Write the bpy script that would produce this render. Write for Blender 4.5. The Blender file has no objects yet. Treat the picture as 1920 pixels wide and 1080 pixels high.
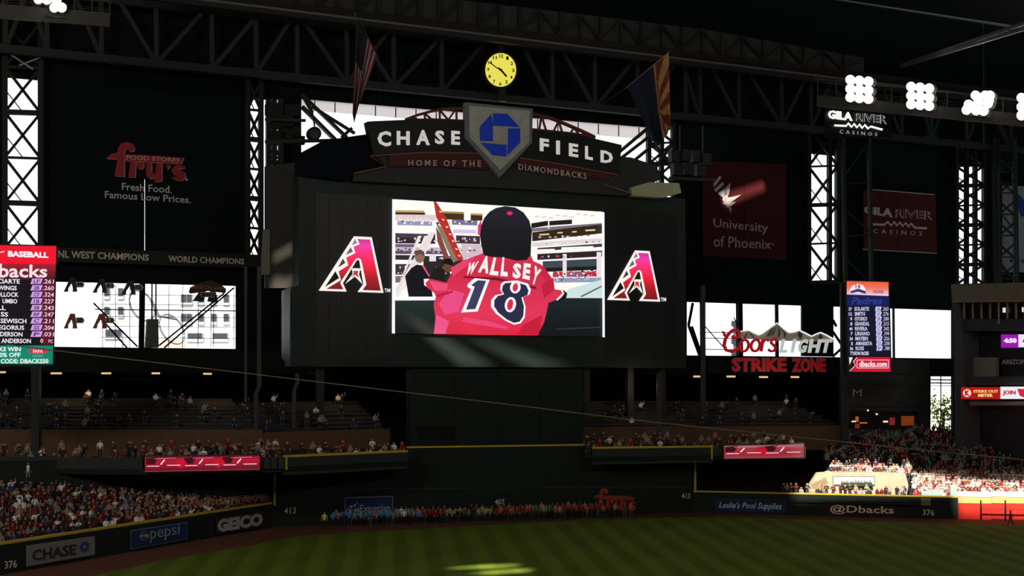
import bpy, bmesh, math, random
from mathutils import Vector, Matrix
from mathutils.geometry import delaunay_2d_cdt
random.seed(11)
SC = bpy.context.scene
COL = SC.collection
# ---------------------------------------------------------------- camera
FPX, CAMZ, HORIZ = 2500.0, 16.5, 680.0
PITCH = math.atan((HORIZ-540)/FPX); ROLL = math.radians(0.5)
cd = bpy.data.cameras.new('camera'); cam = bpy.data.objects.new('camera', cd); COL.objects.link(cam)
cd.sensor_width = 36; cd.lens = 36*FPX/1920; cd.clip_end = 3000
CR = (Matrix.Rotation(math.pi/2+PITCH, 4, 'X') @ Matrix.Rotation(ROLL, 4, 'Z'))
CP = Vector((0, 0, CAMZ))
cam.matrix_world = Matrix.Translation(CP) @ CR
SC.camera = cam
# ---------------------------------------------------------------- colour
SC.view_settings.view_transform = 'Standard'; SC.view_settings.look = 'None'
SC.view_settings.gamma = 1; SC.view_settings.use_curve_mapping = False
SC.view_settings.exposure = 0.0
def lin(c):
    c /= 255.0
    return c/12.92 if c <= .04045 else ((c+.055)/1.055)**2.4
def rgb(*c): return (lin(c[0]), lin(c[1]), lin(c[2]), 1)
# ---------------------------------------------------------------- sky, sun, lamps
w = bpy.data.worlds.new('sky'); SC.world = w; w.use_nodes = True
bg = w.node_tree.nodes['Background']; bg.inputs[0].default_value = (.86, .93, 1, 1); bg.inputs[1].default_value = 1.7
SUN = Vector((-.26, -.68, .69)).normalized()          # towards the sun
sl = bpy.data.lights.new('sun', 'SUN'); sl.energy = 13; sl.angle = math.radians(.9); sl.color = (1, .94, .84)
so = bpy.data.objects.new('sun', sl); COL.objects.link(so); so.rotation_euler = SUN.to_track_quat('Z', 'Y').to_euler()
so.location = (-60, -60, 140)
def area(loc, tgt, e, sx, sy, col=(1, .97, .9)):
    l = bpy.data.lights.new('floodlight', 'AREA'); l.shape = 'RECTANGLE'; l.size = sx; l.size_y = sy; l.energy = e; l.color = col
    o = bpy.data.objects.new('floodlight_lamp', l); COL.objects.link(o); o.location = loc
    o.rotation_euler = (Vector(loc)-Vector(tgt)).to_track_quat('Z', 'Y').to_euler()
# fill lamps added out of view, standing in for floodlight rows
area((-58, 35, 50), (-20, 125, 2), 16500, 30, 5, (1, .93, .80))
area((62, 30, 50), (10, 140, 2), 9500, 30, 5, (1, .95, .85))
area((0, -8, 54), (10, 150, 18), 2600, 40, 6, (.92, .96, 1))
# ---------------------------------------------------------------- geometry helpers
def ray(px, py):
    d = CR.to_3x3() @ Vector(((px-960)/FPX, (540-py)/FPX, -1.0)); return d
def ground(px, py, z=0.0):
    d = ray(px, py); t = (z-CAMZ)/d.z; return CP+d*t
def atY(px, py, Y):
    d = ray(px, py); return CP+d*(Y/d.y)
def rowof(px): return HORIZ+(px-960)*math.tan(ROLL)
class VP:                                              # a real vertical plane through two plan points
    def __init__(s, a, b):
        s.a = Vector((a[0], a[1], 0)); s.b = Vector((b[0], b[1], 0))
        s.u = (s.b-s.a).normalized(); s.n = Vector((s.u.y, -s.u.x, 0))
        if s.n.dot(-s.a) < 0: s.n = -s.n
    @classmethod
    def px(c, p0, y0, p1, y1): 
        return c(atY(p0, rowof(p0), y0).xy, atY(p1, rowof(p1), y1).xy)
    def at(s, px, py, off=0.0):
        d = ray(px, py); p0 = s.a+s.n*off
        t = (p0-CP).dot(s.n)/d.dot(s.n); return CP+d*t
    def shift(s, off): return VP((s.a+s.n*off).xy, (s.b+s.n*off).xy)
    def xy(s, px, off=0):
        p = s.at(px, rowof(px), off); return Vector((p.x, p.y, 0))
MATS = {}
def mat(name, col, rough=.8, emit=None, es=1.0, metal=0.0, spec=.3):
    k = (name, tuple(col), rough, emit, es)
    if k in MATS: return MATS[k]
    m = bpy.data.materials.new(name); m.use_nodes = True; nt = m.node_tree; b = nt.nodes['Principled BSDF']
    b.inputs['Base Color'].default_value = tuple(col) if len(col) == 4 else tuple(col)+(1,)
    b.inputs['Roughness'].default_value = rough; b.inputs['Metallic'].default_value = metal
    b.inputs['Specular IOR Level'].default_value = spec
    if emit:
        b.inputs['Emission Color'].default_value = emit; b.inputs['Emission Strength'].default_value = es
    elif rough >= .6:
        tx = nt.nodes.new('ShaderNodeTexCoord'); nz = nt.nodes.new('ShaderNodeTexNoise'); nz.inputs['Scale'].default_value = 1.3
        nz.inputs['Detail'].default_value = 5
        mx = nt.nodes.new('ShaderNodeMix'); mx.data_type = 'RGBA'; mx.blend_type = 'MULTIPLY'; mx.inputs[0].default_value = 1
        mr = nt.nodes.new('ShaderNodeMapRange'); mr.inputs[3].default_value = .75; mr.inputs[4].default_value = 1.25
        nt.links.new(tx.outputs['Object'], nz.inputs['Vector']); nt.links.new(nz.outputs['Fac'], mr.inputs[0])
        cc = nt.nodes.new('ShaderNodeCombineColor')
        for i in range(3): nt.links.new(mr.outputs[0], cc.inputs[i])
        mx.inputs[6].default_value = b.inputs['Base Color'].default_value
        nt.links.new(cc.outputs[0], mx.inputs[7]); nt.links.new(mx.outputs[2], b.inputs['Base Color'])
    MATS[k] = m; return m
def em(r, g, b, s=1.0): return mat('lit_%d_%d_%d' % (r, g, b), (.01, .01, .01, 1), .5, rgb(r, g, b), s)
def pt(r, g, b, k=1.0):                                # painted surface; colour given as albedo
    return mat('paint', (r*k, g*k, b*k, 1))
def grad(name, stops, s=1.0):
    m = bpy.data.materials.new(name); m.use_nodes = True; nt = m.node_tree; b = nt.nodes['Principled BSDF']
    tx = nt.nodes.new('ShaderNodeTexCoord'); sp = nt.nodes.new('ShaderNodeSeparateXYZ'); cr = nt.nodes.new('ShaderNodeValToRGB')
    nt.links.new(tx.outputs['Generated'], sp.inputs[0]); nt.links.new(sp.outputs[2], cr.inputs[0])
    el = cr.color_ramp.elements
    el[0].position, el[0].color = stops[0][0], rgb(*stops[0][1]); el[1].position, el[1].color = stops[-1][0], rgb(*stops[-1][1])
    for p, c in stops[1:-1]:
        e = el.new(p); e.color = rgb(*c)
    b.inputs['Base Color'].default_value = (.01, .01, .01, 1)
    nt.links.new(cr.outputs[0], b.inputs['Emission Color']); b.inputs['Emission Strength'].default_value = s
    return m
def tag(o, label=None, cat=None, group=None, kind=None):
    if label: o['label'] = label
    if cat: o['category'] = cat
    if group: o['group'] = group
    if kind: o['kind'] = kind
    return o
def root(name, loc, label=None, cat=None, group=None, kind=None):
    o = bpy.data.objects.new(name, None); o.empty_display_size = .3; COL.objects.link(o); o.location = loc
    o['_w'] = [0.0]; del o['_w']
    WL[o.name] = Vector(loc); return tag(o, label, cat, group, kind)
WL = {}
def wl(o): return WL[o.name] if o is not None else Vector((0, 0, 0))
def link(o, loc, parent):
    COL.objects.link(o); WL[o.name] = Vector(loc)
    if parent is not None:
        o.parent = parent; o.location = Vector(loc)-wl(parent)
    else: o.location = loc
    return o
def mk(name, verts, faces, m, parent=None, **kw):
    lo = Vector([min(v[i] for v in verts) for i in range(3)]); hi = Vector([max(v[i] for v in verts) for i in range(3)])
    c = (lo+hi)/2; c.z = lo.z
    me = bpy.data.meshes.new(name); me.from_pydata([Vector(v)-c for v in verts], [], faces)
    ms = m if isinstance(m, (list, tuple)) else [m]
    for x in ms: me.materials.append(x)
    me.update(); o = bpy.data.objects.new(name, me); link(o, c, parent); tag(o, **kw); return o
def fixn(o):
    bm = bmesh.new(); bm.from_mesh(o.data); bmesh.ops.recalc_face_normals(bm, faces=bm.faces[:]); bm.to_mesh(o.data); bm.free(); return o
def prism(name, pts, d, m, parent=None, **kw):         # polygon of world points, thickened by vector d
    n = len(pts); V = [Vector(p) for p in pts]+[Vector(p)+d for p in pts]
    F = [list(range(n)), list(range(2*n-1, n-1, -1))]+[[i, n+i, n+(i+1) % n, (i+1) % n] for i in range(n)]
    return fixn(mk(name, V, F, m, parent, **kw))
def flat(name, pp, pl, off, m, parent=None, th=.06, **kw):   # outline on a real plane, th thick
    return prism(name, [pl.at(x, y, off) for x, y in pp], -pl.n*th, m, parent, **kw)
def rect(name, x0, y0, x1, y1, pl, off, m, parent=None, th=.06, **kw):
    return flat(name, [(x0, y0), (x1, y0), (x1, y1), (x0, y1)], pl, off, m, parent, th, **kw)
def stroke(name, pp, wd, pl, off, m, parent=None, th=.06, **kw):   # band of constant width along a polyline
    L, R = [], []
    for i, (x, y) in enumerate(pp):
        a = pp[max(i-1, 0)]; b = pp[min(i+1, len(pp)-1)]; dx, dy = b[0]-a[0], b[1]-a[1]; l = math.hypot(dx, dy) or 1
        L.append((x-dy/l*wd/2, y+dx/l*wd/2)); R.append((x+dy/l*wd/2, y-dx/l*wd/2))
    V, F = [], []; n = len(pp)
    for P in (L, R): V += [pl.at(x, y, off) for x, y in P]
    V += [v-pl.n*th for v in V[:]]
    for i in range(n-1):
        F += [[i, i+1, n+i+1, n+i], [2*n+i, 3*n+i, 3*n+i+1, 2*n+i+1], [i, 2*n+i, 2*n+i+1, i+1], [n+i, n+i+1, 3*n+i+1, 3*n+i]]
    F += [[0, n, 3*n, 2*n], [n-1, 3*n-1, 4*n-1, 2*n-1]]
    return fixn(mk(name, V, F, m, parent, **kw))
def ell(cx, cy, rx, ry, n=20, rot=0):
    c, s = math.cos(rot), math.sin(rot); o = []
    for i in range(n):
        a = 2*math.pi*i/n; x, y = rx*math.cos(a), ry*math.sin(a); o.append((cx+x*c-y*s, cy+x*s+y*c))
    return o
def wbox(name, c, sx, sy, sz, m, parent=None, rz=0, **kw):  # box, c = centre of its base
    q = Matrix.Rotation(rz, 3, 'Z'); V = [Vector(c)+q @ Vector((x*sx/2, y*sy/2, z*sz)) for x, y, z in
         ((-1, -1, 0), (1, -1, 0), (1, 1, 0), (-1, 1, 0), (-1, -1, 1), (1, -1, 1), (1, 1, 1), (-1, 1, 1))]
    return mk(name, V, [[3, 2, 1, 0], [4, 5, 6, 7], [0, 1, 5, 4], [1, 2, 6, 5], [2, 3, 7, 6], [3, 0, 4, 7]], m, parent, **kw)
UB = {}
def beam(name, p, q, wd, m, parent=None, dp=None, **kw):    # steel member; alike members share one mesh
    if m.name not in UB:
        me = bpy.data.meshes.new('steel_member')
        V = [(x, y, z) for z in (0, 1) for x, y in ((-.5, -.5), (.5, -.5), (.5, .5), (-.5, .5))]
        me.from_pydata(V, [], [[3, 2, 1, 0], [4, 5, 6, 7], [0, 1, 5, 4], [1, 2, 6, 5], [2, 3, 7, 6], [3, 0, 4, 7]]); me.materials.append(m); UB[m.name] = me
    p = Vector(p); q = Vector(q); d = q-p
    o = bpy.data.objects.new(name, UB[m.name]); link(o, p, parent)
    o.rotation_mode = 'QUATERNION'; o.rotation_quaternion = d.to_track_quat('Z', 'Y'); o.scale = (wd, dp or wd, d.length)
    return tag(o, **kw)
def tube(name, pts, r, m, parent=None, n=6, **kw):
    V, F = [], []
    for i, p in enumerate(pts):
        p = Vector(p); a = Vector(pts[max(i-1, 0)]); b = Vector(pts[min(i+1, len(pts)-1)]); t = (b-a).normalized()
        x = t.cross(Vector((0, 0, 1)));  x = x.normalized() if x.length > .01 else Vector((1, 0, 0)); y = t.cross(x)
        rr = r[i] if isinstance(r, (list, tuple)) else r
        V += [p+x*rr*math.cos(2*math.pi*k/n)+y*rr*math.sin(2*math.pi*k/n) for k in range(n)]
    for i in range(len(pts)-1):
        for k in range(n): F.append([i*n+k, i*n+(k+1) % n, (i+1)*n+(k+1) % n, (i+1)*n+k])
    F += [list(range(n))[::-1], [len(V)-n+k for k in range(n)]]
    return mk(name, V, F, m, parent, **kw)
# ---- lettering: a glyph mesh stretched into the quad TL,TR,BR,BL (pixels) on a plane
GC = {}
def glyph(s, bold=.0, shear=0.0, space=1.0, word=1.0):
    k = (s, bold, shear, space, word)
    if k in GC: return GC[k]
    c = bpy.data.curves.new('lettering', 'FONT'); c.body = s; c.offset = bold; c.shear = shear; c.space_character = space
    c.space_word = word; c.resolution_u = 2; c.fill_mode = 'FRONT'
    o = bpy.data.objects.new('lettering_tmp', c); COL.objects.link(o)
    dg = bpy.context.evaluated_depsgraph_get(); me = o.evaluated_get(dg).to_mesh()
    V = [(v.co.x, v.co.y) for v in me.vertices]; F = [list(p.vertices) for p in me.polygons]
    bpy.data.objects.remove(o)
    x0 = min(v[0] for v in V); x1 = max(v[0] for v in V); y0 = min(v[1] for v in V); y1 = max(v[1] for v in V)
    V = [((x-x0)/max(x1-x0, 1e-6), (y-y0)/max(y1-y0, 1e-6)) for x, y in V]
    bm = bmesh.new(); vs = [bm.verts.new((x, y, 0)) for x, y in V]
    for f in F:
        try: bm.faces.new([vs[i] for i in f])
        except ValueError: pass
    bmesh.ops.remove_doubles(bm, verts=bm.verts[:], dist=1e-5); bm.verts.ensure_lookup_table(); bm.verts.index_update()
    V = [(v.co.x, v.co.y) for v in bm.verts]; F = [[v.index for v in f.verts] for f in bm.faces]; bm.free()
    GC[k] = (V, F); return GC[k]
def quadmap(q, x, y):
    (ax, ay), (bx, by), (cx, cy), (dx, dy) = q
    tx, ty = ax+(bx-ax)*x, ay+(by-ay)*x; ux, uy = dx+(cx-dx)*x, dy+(cy-dy)*x
    return (ux+(tx-ux)*y, uy+(ty-uy)*y)
def extr(V3, F, d):
    n = len(V3); cnt = {}
    for f in F:
        for i in range(len(f)):
            e = (f[i], f[(i+1) % len(f)]); cnt[e] = 1
    V = V3+[v+d for v in V3]; G = [f for f in F]+[[n+i for i in f][::-1] for f in F]
    for (a, b) in cnt:
        if (b, a) not in cnt: G.append([a, n+a, n+b, b])
    return V, G
def text(name, s, q, pl, off, m, parent=None, bold=.0, shear=0, space=1, th=.05, each=False, part='letter', **kw):
    if len(q) == 4 and not isinstance(q[0], (tuple, list)):
        x0, y0, x1, y1 = q; q = [(x0, y0), (x1, y0), (x1, y1), (x0, y1)]
    V, F = glyph(s, bold, shear, space)
    V3 = [pl.at(*quadmap(q, x, y), off) for x, y in V]
    if not each:
        A, B = extr(V3, F, -pl.n*th); return mk(name, A, B, m, parent, **kw)
    # separate characters by their extent along the line
    par = list(range(len(V)))
    def fd(i):
        while par[i] != i: par[i] = par[par[i]]; i = par[i]
        return i
    for f in F:
        for i in f[1:]: par[fd(i)] = fd(f[0])
    G = {}
    for i in range(len(V)): G.setdefault(fd(i), []).append(i)
    sp = sorted([(min(V[i][0] for i in g), max(V[i][0] for i in g), g) for g in G.values()], key=lambda a: a[0])
    cl = []
    for a, b, g in sp:
        if cl and a < cl[-1][1]-.25*min(b-a, cl[-1][1]-cl[-1][0]): cl[-1][1] = max(cl[-1][1], b); cl[-1][2] += g
        else: cl.append([a, b, list(g)])
    out = []
    for a, b, g in cl:
        ix = {i: k for k, i in enumerate(g)}
        A, B = extr([V3[i] for i in g], [[ix[i] for i in f] for f in F if f[0] in ix], -pl.n*th)
        out.append(mk(part, A, B, m, parent))
    return out
def Z(s, ox, oy): return lambda *p: [(ox+x/s, oy+y/s) for x, y in p]
def join(name, parts, m, parent=None, **kw):           # list of (verts, faces, slot) into one mesh
    V, F, S = [], [], []
    for v, f, s in parts:
        k = len(V); V += [Vector(x) for x in v]; F += [[i+k for i in g] for g in f]; S += [s]*len(f)
    o = mk(name, V, F, m, parent, **kw); o.data.polygons.foreach_set('material_index', S); return o
def boxvf(p, q, wd, dp=None):
    p = Vector(p); q = Vector(q); R = (q-p).to_track_quat('Z', 'Y').to_matrix(); L = (q-p).length; dp = dp or wd
    V = [p+R @ Vector((x*wd, y*dp, z*L)) for z in (0, 1) for x, y in ((-.5, -.5), (.5, -.5), (.5, .5), (-.5, .5))]
    return V, [[3, 2, 1, 0], [4, 5, 6, 7], [0, 1, 5, 4], [1, 2, 6, 5], [2, 3, 7, 6], [3, 0, 4, 7]]
# ---------------------------------------------------------------- the planes the place is made of
LW = VP(ground(0, 1079).xy, ground(500, 991).xy)          # left field wall
CW = VP(ground(515, 988).xy, ground(1300, 961).xy)        # centre field wall
RW = VP(ground(1300, 961).xy, ground(1920, 976).xy)       # right field wall
SB = VP.px(550, 144, 1285, 162)                           # scoreboard face
BF = VP.px(100, 158, 1780, 216)                           # great back wall
BT = BF.shift(3.5)                                        # steel truss in front of it
CORNER_L = CW.xy(515); CORNER_R = CW.xy(1300)
STEEL = mat('dark_steel', (.021, .022, .021, 1), .6)
STEEL2 = mat('grey_steel', (.030, .033, .031, 1), .6)
DARK = mat('dark_green_paint', (.013, .018, .016, 1), .85)
PANEL = mat('dark_panel', (.0065, .0085, .0095, 1), .9, spec=.15)
NAVY = mat('navy_panel', (.0025, .0035, .007, 1), .85, spec=.15)
YEL = mat('yellow_rail_paint', (.62, .42, .03, 1), .6)
BROWN = mat('brown_wall', (.12, .062, .030, 1), .8)
# ================================================================ FIELD
def grass_mat():
    m = bpy.data.materials.new('mown_grass'); m.use_nodes = True; nt = m.node_tree; N = nt.nodes; L = nt.links; b = N['Principled BSDF']
    tx = N.new('ShaderNodeTexCoord'); sp = N.new('ShaderNodeSeparateXYZ'); L.new(tx.outputs['Object'], sp.inputs[0])
    def math_(op, a, b_):
        n = N.new('ShaderNodeMath'); n.operation = op
        for i, v in enumerate((a, b_)):
            if isinstance(v, (int, float)): n.inputs[i].default_value = v
            elif v is not None: L.new(v, n.inputs[i])
        return n.outputs[0]
    def stripe(kx, ky, per, sharp):
        s = math_('ADD', math_('MULTIPLY', sp.outputs[0], kx), math_('MULTIPLY', sp.outputs[1], ky))
        s = math_('SINE', math_('MULTIPLY', s, 2*math.pi/per), None)
        n = N.new('ShaderNodeMapRange'); n.inputs[1].default_value = -sharp; n.inputs[2].default_value = sharp; L.new(s, n.inputs[0]); return n.outputs[0]
    a = stripe(1, .090, 2.75, .45); c = stripe(.85, -.52, 7.5, .6)
    nz = N.new('ShaderNodeTexNoise'); nz.inputs['Scale'].default_value = 14; nz.inputs['Detail'].default_value = 6; L.new(tx.outputs['Object'], nz.inputs['Vector'])
    nz2 = N.new('ShaderNodeTexNoise'); nz2.inputs['Scale'].default_value = .09; L.new(tx.outputs['Object'], nz2.inputs['Vector'])
    f = math_('ADD', math_('MULTIPLY', a, .5), math_('MULTIPLY', c, .14)); f = math_('ADD', f, math_('MULTIPLY', nz.outputs['Fac'], .25))
    f = math_('ADD', f, math_('MULTIPLY', nz2.outputs['Fac'], .25))
    cr = N.new('ShaderNodeValToRGB'); L.new(f, cr.inputs[0]); e = cr.color_ramp.elements
    e[0].position = .15; e[0].color = (.082, .124, .012, 1); e[1].position = 1.0; e[1].color = (.150, .200, .019, 1)
    L.new(cr.outputs[0], b.inputs['Base Color']); b.inputs['Roughness'].default_value = .95; b.inputs['Specular IOR Level'].default_value = .1
    return m
DIRT = mat('warning_track_dirt', (.13, .040, .022, 1), .95)
mk('warning_track', [(-95, -40, 0), (110, -40, 0), (130, 260, 0), (-120, 260, 0)], [[0, 1, 2, 3]], DIRT, kind='structure')
edge = [(-120, 1160), (60, 1112), (185, 1078), (300, 1052), (400, 1035), (480, 1021), (555, 1006), (650, 999), (755, 994), (860, 988), (960, 982), (1080, 976),
        (1200, 972), (1350, 969), (1440, 972), (1600, 977), (1920, 987), (2100, 993)]
gp = [ground(x, y) for x, y in edge]; V = [Vector((p.x, p.y, .03)) for p in gp]+[Vector((p.x*1.0, -30, .03)) for p in gp]
n = len(gp); mk('outfield_grass', V, [[i, n+i, n+i+1, i+1] for i in range(n-1)], grass_mat(), kind='structure')
# ================================================================ OUTFIELD WALLS
def wallbox(name, a, b, z0, z1, m, th=.4, parent=None, **kw):
    a = Vector((a[0], a[1], 0)); b = Vector((b[0], b[1], 0)); u = (b-a).normalized(); nn = Vector((u.y, -u.x, 0))
    if nn.dot(-a) > 0: nn = -nn
    P = [a, b, b+nn*th, a+nn*th]; V = [p+Vector((0, 0, z0)) for p in P]+[p+Vector((0, 0, z1)) for p in P]
    return fixn(mk(name, V, [[3, 2, 1, 0], [4, 5, 6, 7], [0, 1, 5, 4], [1, 2, 6, 5], [2, 3, 7, 6], [3, 0, 4, 7]], m, parent, **kw))
LWfar = LW.a-LW.u*(-1 if LW.u.y < 0 else 1)*14
wl_ = wallbox('wall_left', LWfar, CORNER_L, 0, 2.28, DARK, kind='structure')
wallbox('yellow_cap', LWfar+LW.n*.02, CORNER_L+LW.n*.02, 2.28, 2.46, YEL, .45, wl_)
WH = 7.6
wc_ = wallbox('wall_center', CORNER_L, CORNER_R, 0, WH, DARK, .5, kind='structure')
wallbox('yellow_cap', CW.xy(766, .03), CW.xy(1113, .03), WH, WH+.16, YEL, .5, wc_)
# upright yellow foul lines painted where the low walls meet the tall one
rect('yellow_line', 513, 889, 517, 948, CW, .06, YEL, wc_, .1)
rect('yellow_line', 1302, 862, 1305.5, 920, CW, .06, YEL, wc_, .1)
stroke('wall_joint', [(560, 918), (960, 915), (1290, 913)], 1.2, CW, .03, mat('joint_grey', (.05, .055, .05, 1)), wc_, .04)
RWend = RW.xy(1794); RWfar = RW.xy(2150)
wr_ = wallbox('wall_right', CORNER_R, RWend, 0, 2.28, DARK, kind='structure')
wallbox('yellow_cap', CORNER_R+RW.n*.02, RWend+RW.n*.02, 2.28, 2.42, YEL, .45, wr_)
# ================================================================ BLEACHERS AND DECKS
CONC = mat('stand_concrete', (.022, .02, .018, 1), .9)
def stand(name, A, B, n, m=CONC, kind='structure', base=0.0):
    """stepped seating between front line A and back line B (world points)"""
    V, F = [], []; k = len(A)
    for r in range(n):
        for t, zr in ((r/n, r/n), ((r+1)/n, r/n)):
            for a, b in zip(A, B):
                p = a.lerp(b, t); p = Vector((p.x, p.y, a.z+(b.z-a.z)*zr)); V.append(p)
    for r in range(2*n-1):
        for i in range(k-1): F.append([r*k+i, r*k+i+1, (r+1)*k+i+1, (r+1)*k+i])
    # skirt down the front and a back face
    s = len(V); V += [Vector((a.x, a.y, base)) for a in A]
    F += [[i, s+i, s+i+1, i+1] for i in range(k-1)]
    o = mk(name, V, F, m, kind=kind)
    def pos(sx, row, dt=.5):
        t = (row+dt)/n; f = max(0, min(.9999, sx))*(k-1); i = int(f); g = f-i
        a = A[i].lerp(A[i+1], g); b = B[i].lerp(B[i+1], g); p = a.lerp(b, t)
        return Vector((p.x, p.y, a.z+(b.z-a.z)*(row/n)))
    return o, pos
xs = [-60, 60, 180, 300, 420, 500, 512]
A = [LW.xy(x, -1.25)+Vector((0, 0, 1.6)) for x in xs]
bk = [(-60, 897, 119), (60, 906, 120.5), (180, 914, 123), (300, 926, 126), (420, 938, 129), (500, 944, 131.4), (512, 946, 132.2)]
B = []
for (x, y, Y), a in zip(bk, A):
    p = atY(x, y, Y); B.append(Vector((p.x, max(p.y, a.y+1.0), max(p.z-.9, 1.9))))
_, bleach = stand('left_bleacher_steps', A, B, 13)
# wall behind the left bleachers up to the deck
LD = VP.px(-80, 122.5, 272, 122.5); LD2 = VP.px(272, 121.5, 537, 126.0); CD = VP.px(537, 126.0, 767, 135.0)
bw = [Vector((p.x, p.y+.6, 0)) for p in B]
V = [Vector((p.x, p.y, 0)) for p in bw]+[Vector((p.x, p.y, 7.3)) for p in bw]; n = len(bw)
mk('wall_behind_bleachers', V, [[i, i+1, n+i+1, n+i] for i in range(n-1)], DARK, kind='structure')
# deck slabs: polygon in plan, z range
def slab(name, pts, z0, z1, m, parent=None, **kw):
    return prism(name, [Vector((p[0], p[1], z1)) for p in pts], Vector((0, 0, z0-z1)), m, parent, **kw)
bfL = BF.xy(-120, 1); bfM = BF.xy(800, 1); bfR = BF.xy(1500, 1)
d0 = LD.xy(-80); d1 = LD2.xy(272); d2 = LD2.xy(492); d3 = CD.xy(537); d4 = CD.xy(767); d4b = CW.xy(767, -.6)
DECKM = mat('deck_concrete', (.035, .04, .036, 1), .85)
def back(p, k=8.0): return Vector((p.x-BF.n.x*0+BF.n.x*-k, p.y-BF.n.y*k, 0))
deckL = slab('left_terrace_deck', [d0, d1, d2, d3, d4, d4b, back(d4b, 6), back(d3, 12), back(d1, 9), back(d0, 9)], 6.05, 6.55, DECKM, kind='structure')
for a, b, zt in ((d0, d1, 7.55), (d2, d3, 7.45)): wallbox('parapet', a, b, 6.05, zt, DECKM, .25, deckL)
pf = wallbox('parapet', d3, d4, 5.75, 7.45, mat('terrace_face', (.026, .034, .031, 1)), .3, deckL)
wallbox('yellow_cap', d3+CD.n*.03, d4+CD.n*.03, 7.42, 7.62, YEL, .35, deckL)
rect('yellow_line', 535, 853, 539, 881, CD, .06, YEL, deckL, .1)
# grey panels with braces between the led ribbon and the yellow line
for x0, x1 in ((495, 506), (508, 520), (522, 533)): rect('fascia_panel', x0, 857, x1, 879, LD2, .25, STEEL2, deckL, .1)
e0 = CW.xy(1112, -.6); E = VP.px(1112, 142.6, 1337, 147.0); e1 = E.xy(1112); e2 = E.xy(1337); RD = VP.px(1337, 147.0, 1510, 150.5); e3 = RD.xy(1357); e4 = RD.xy(1510)
deckR = slab('right_terrace_deck', [e1, e2, e4, back(e4, 7), back(e2, 9), back(e0, 8), e0], 6.05, 6.55, DECKM, kind='structure')
wallbox('parapet', e1, e2, 5.75, 7.45, mat('terrace_face', (.026, .034, .031, 1)), .3, deckR)
wallbox('yellow_cap', e1+E.n*.03, e2+E.n*.03, 7.42, 7.62, YEL, .35, deckR)
rect('yellow_line', 1333.5, 834, 1336.5, 861, E, .06, YEL, deckR, .1)
wallbox('parapet', e2, e4, 6.05, 7.35, DECKM, .25, deckR)
# brown concourse wall behind each terrace, upper seating, back wall, ceiling with lamps
def deckset(tag_, pa, pb, wz, n, back0, ceil=14.6):
    """pa,pb: front plan points of the brown wall; seats rise behind it"""
    bwall = wallbox('concourse_wall', pa, pb, 6.3, wz, BROWN, .3, kind='structure')
    u = (pb-pa); k = 6; A_ = [pa.lerp(pb, i/(k-1))+Vector((0, -0, wz-.2))+BF.n*-.4 for i in range(k)]
    B_ = [a+BF.n*-back0+Vector((0, 0, 3.2)) for a in A_]
    _, f = stand(tag_+'_upper_seating', A_, B_, n, mat('upper_stand', (.03, .026, .022, 1)), base=wz-.6)
    return f
la = back(d0, 7); lb = back(d3, 8.5)
upL = deckset('left', Vector((la.x, la.y, 0)), Vector((lb.x, lb.y, 0)), 9.6, 10, 14)
ma = back(d3, 8.6); mb = back(d4b, 5.5)
upM = deckset('middle', Vector((ma.x, ma.y, 0)), Vector((mb.x, mb.y, 0)), 9.3, 8, 12)
ra = back(e0, 7); rb = back(e4, 6.5)
upR = deckset('right', Vector((ra.x, ra.y, 0)), atY(1588, rowof(1588), 163).xy.to_3d(), 9.2, 8, 12)
# ceiling slab over the concourse (its front edge is the dark band under the windows)
cl = [BF.xy(-150, 13), BF.xy(520, 13), BF.xy(1790, 13), BF.xy(1790, .2), BF.xy(-150, .2)]
slab('concourse_ceiling', cl, 15.0, 17.7, PANEL, kind='structure')
# ================================================================ BACK WALL (big closed panels with openings between)
bwroot = root('wall_back', BF.xy(800), kind='structure')
def bpanel(pp, m=PANEL, name='wall_panel', off=0, th=.5):
    return flat(name, pp, BF, off, m, bwroot, th)
FA = lambda x: 101+(x-100)*.0995                        # underside line of the big truss
top = -330
bpanel([(-160, top), (8, top+5), (8, 460), (-160, 455)])
bpanel([(8, top), (75, top), (75, 150), (8, 144)])
bpanel([(75, top), (271, top), (271, 475), (75, 465)])
bpanel([(271, top), (463, top), (463, 482), (273, 475), (273, 336), (271, 334)])
bpanel([(463, top), (565, top), (565, 186), (463, 186)])
bpanel([(524, 186), (565, 186), (565, 535), (502, 535), (503, 312), (524, 312)])
bpanel([(565, top), (1262, top), (1262, 243), (1210, 238), (565, 185)])
bpanel([(565, 330), (1215, 370), (1215, 690), (565, 690)])
bpanel([(1215, 382), (1288, 386), (1288, 690), (1215, 690)])
bpanel([(1262, top), (1515, top), (1515, 530), (1288, 530), (1288, 386), (1262, 384)])
bpanel([(1515, top), (1568, top), (1568, 292), (1515, 287)])
bpanel([(1568, top), (1792, top), (1796, 532), (1568, 528)])
bpanel([(1792, top), (1843, top), (1843, 314), (1792, 309)])
bpanel([(1843, top), (2150, top), (2150, 560), (1848, 535)])
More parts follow.
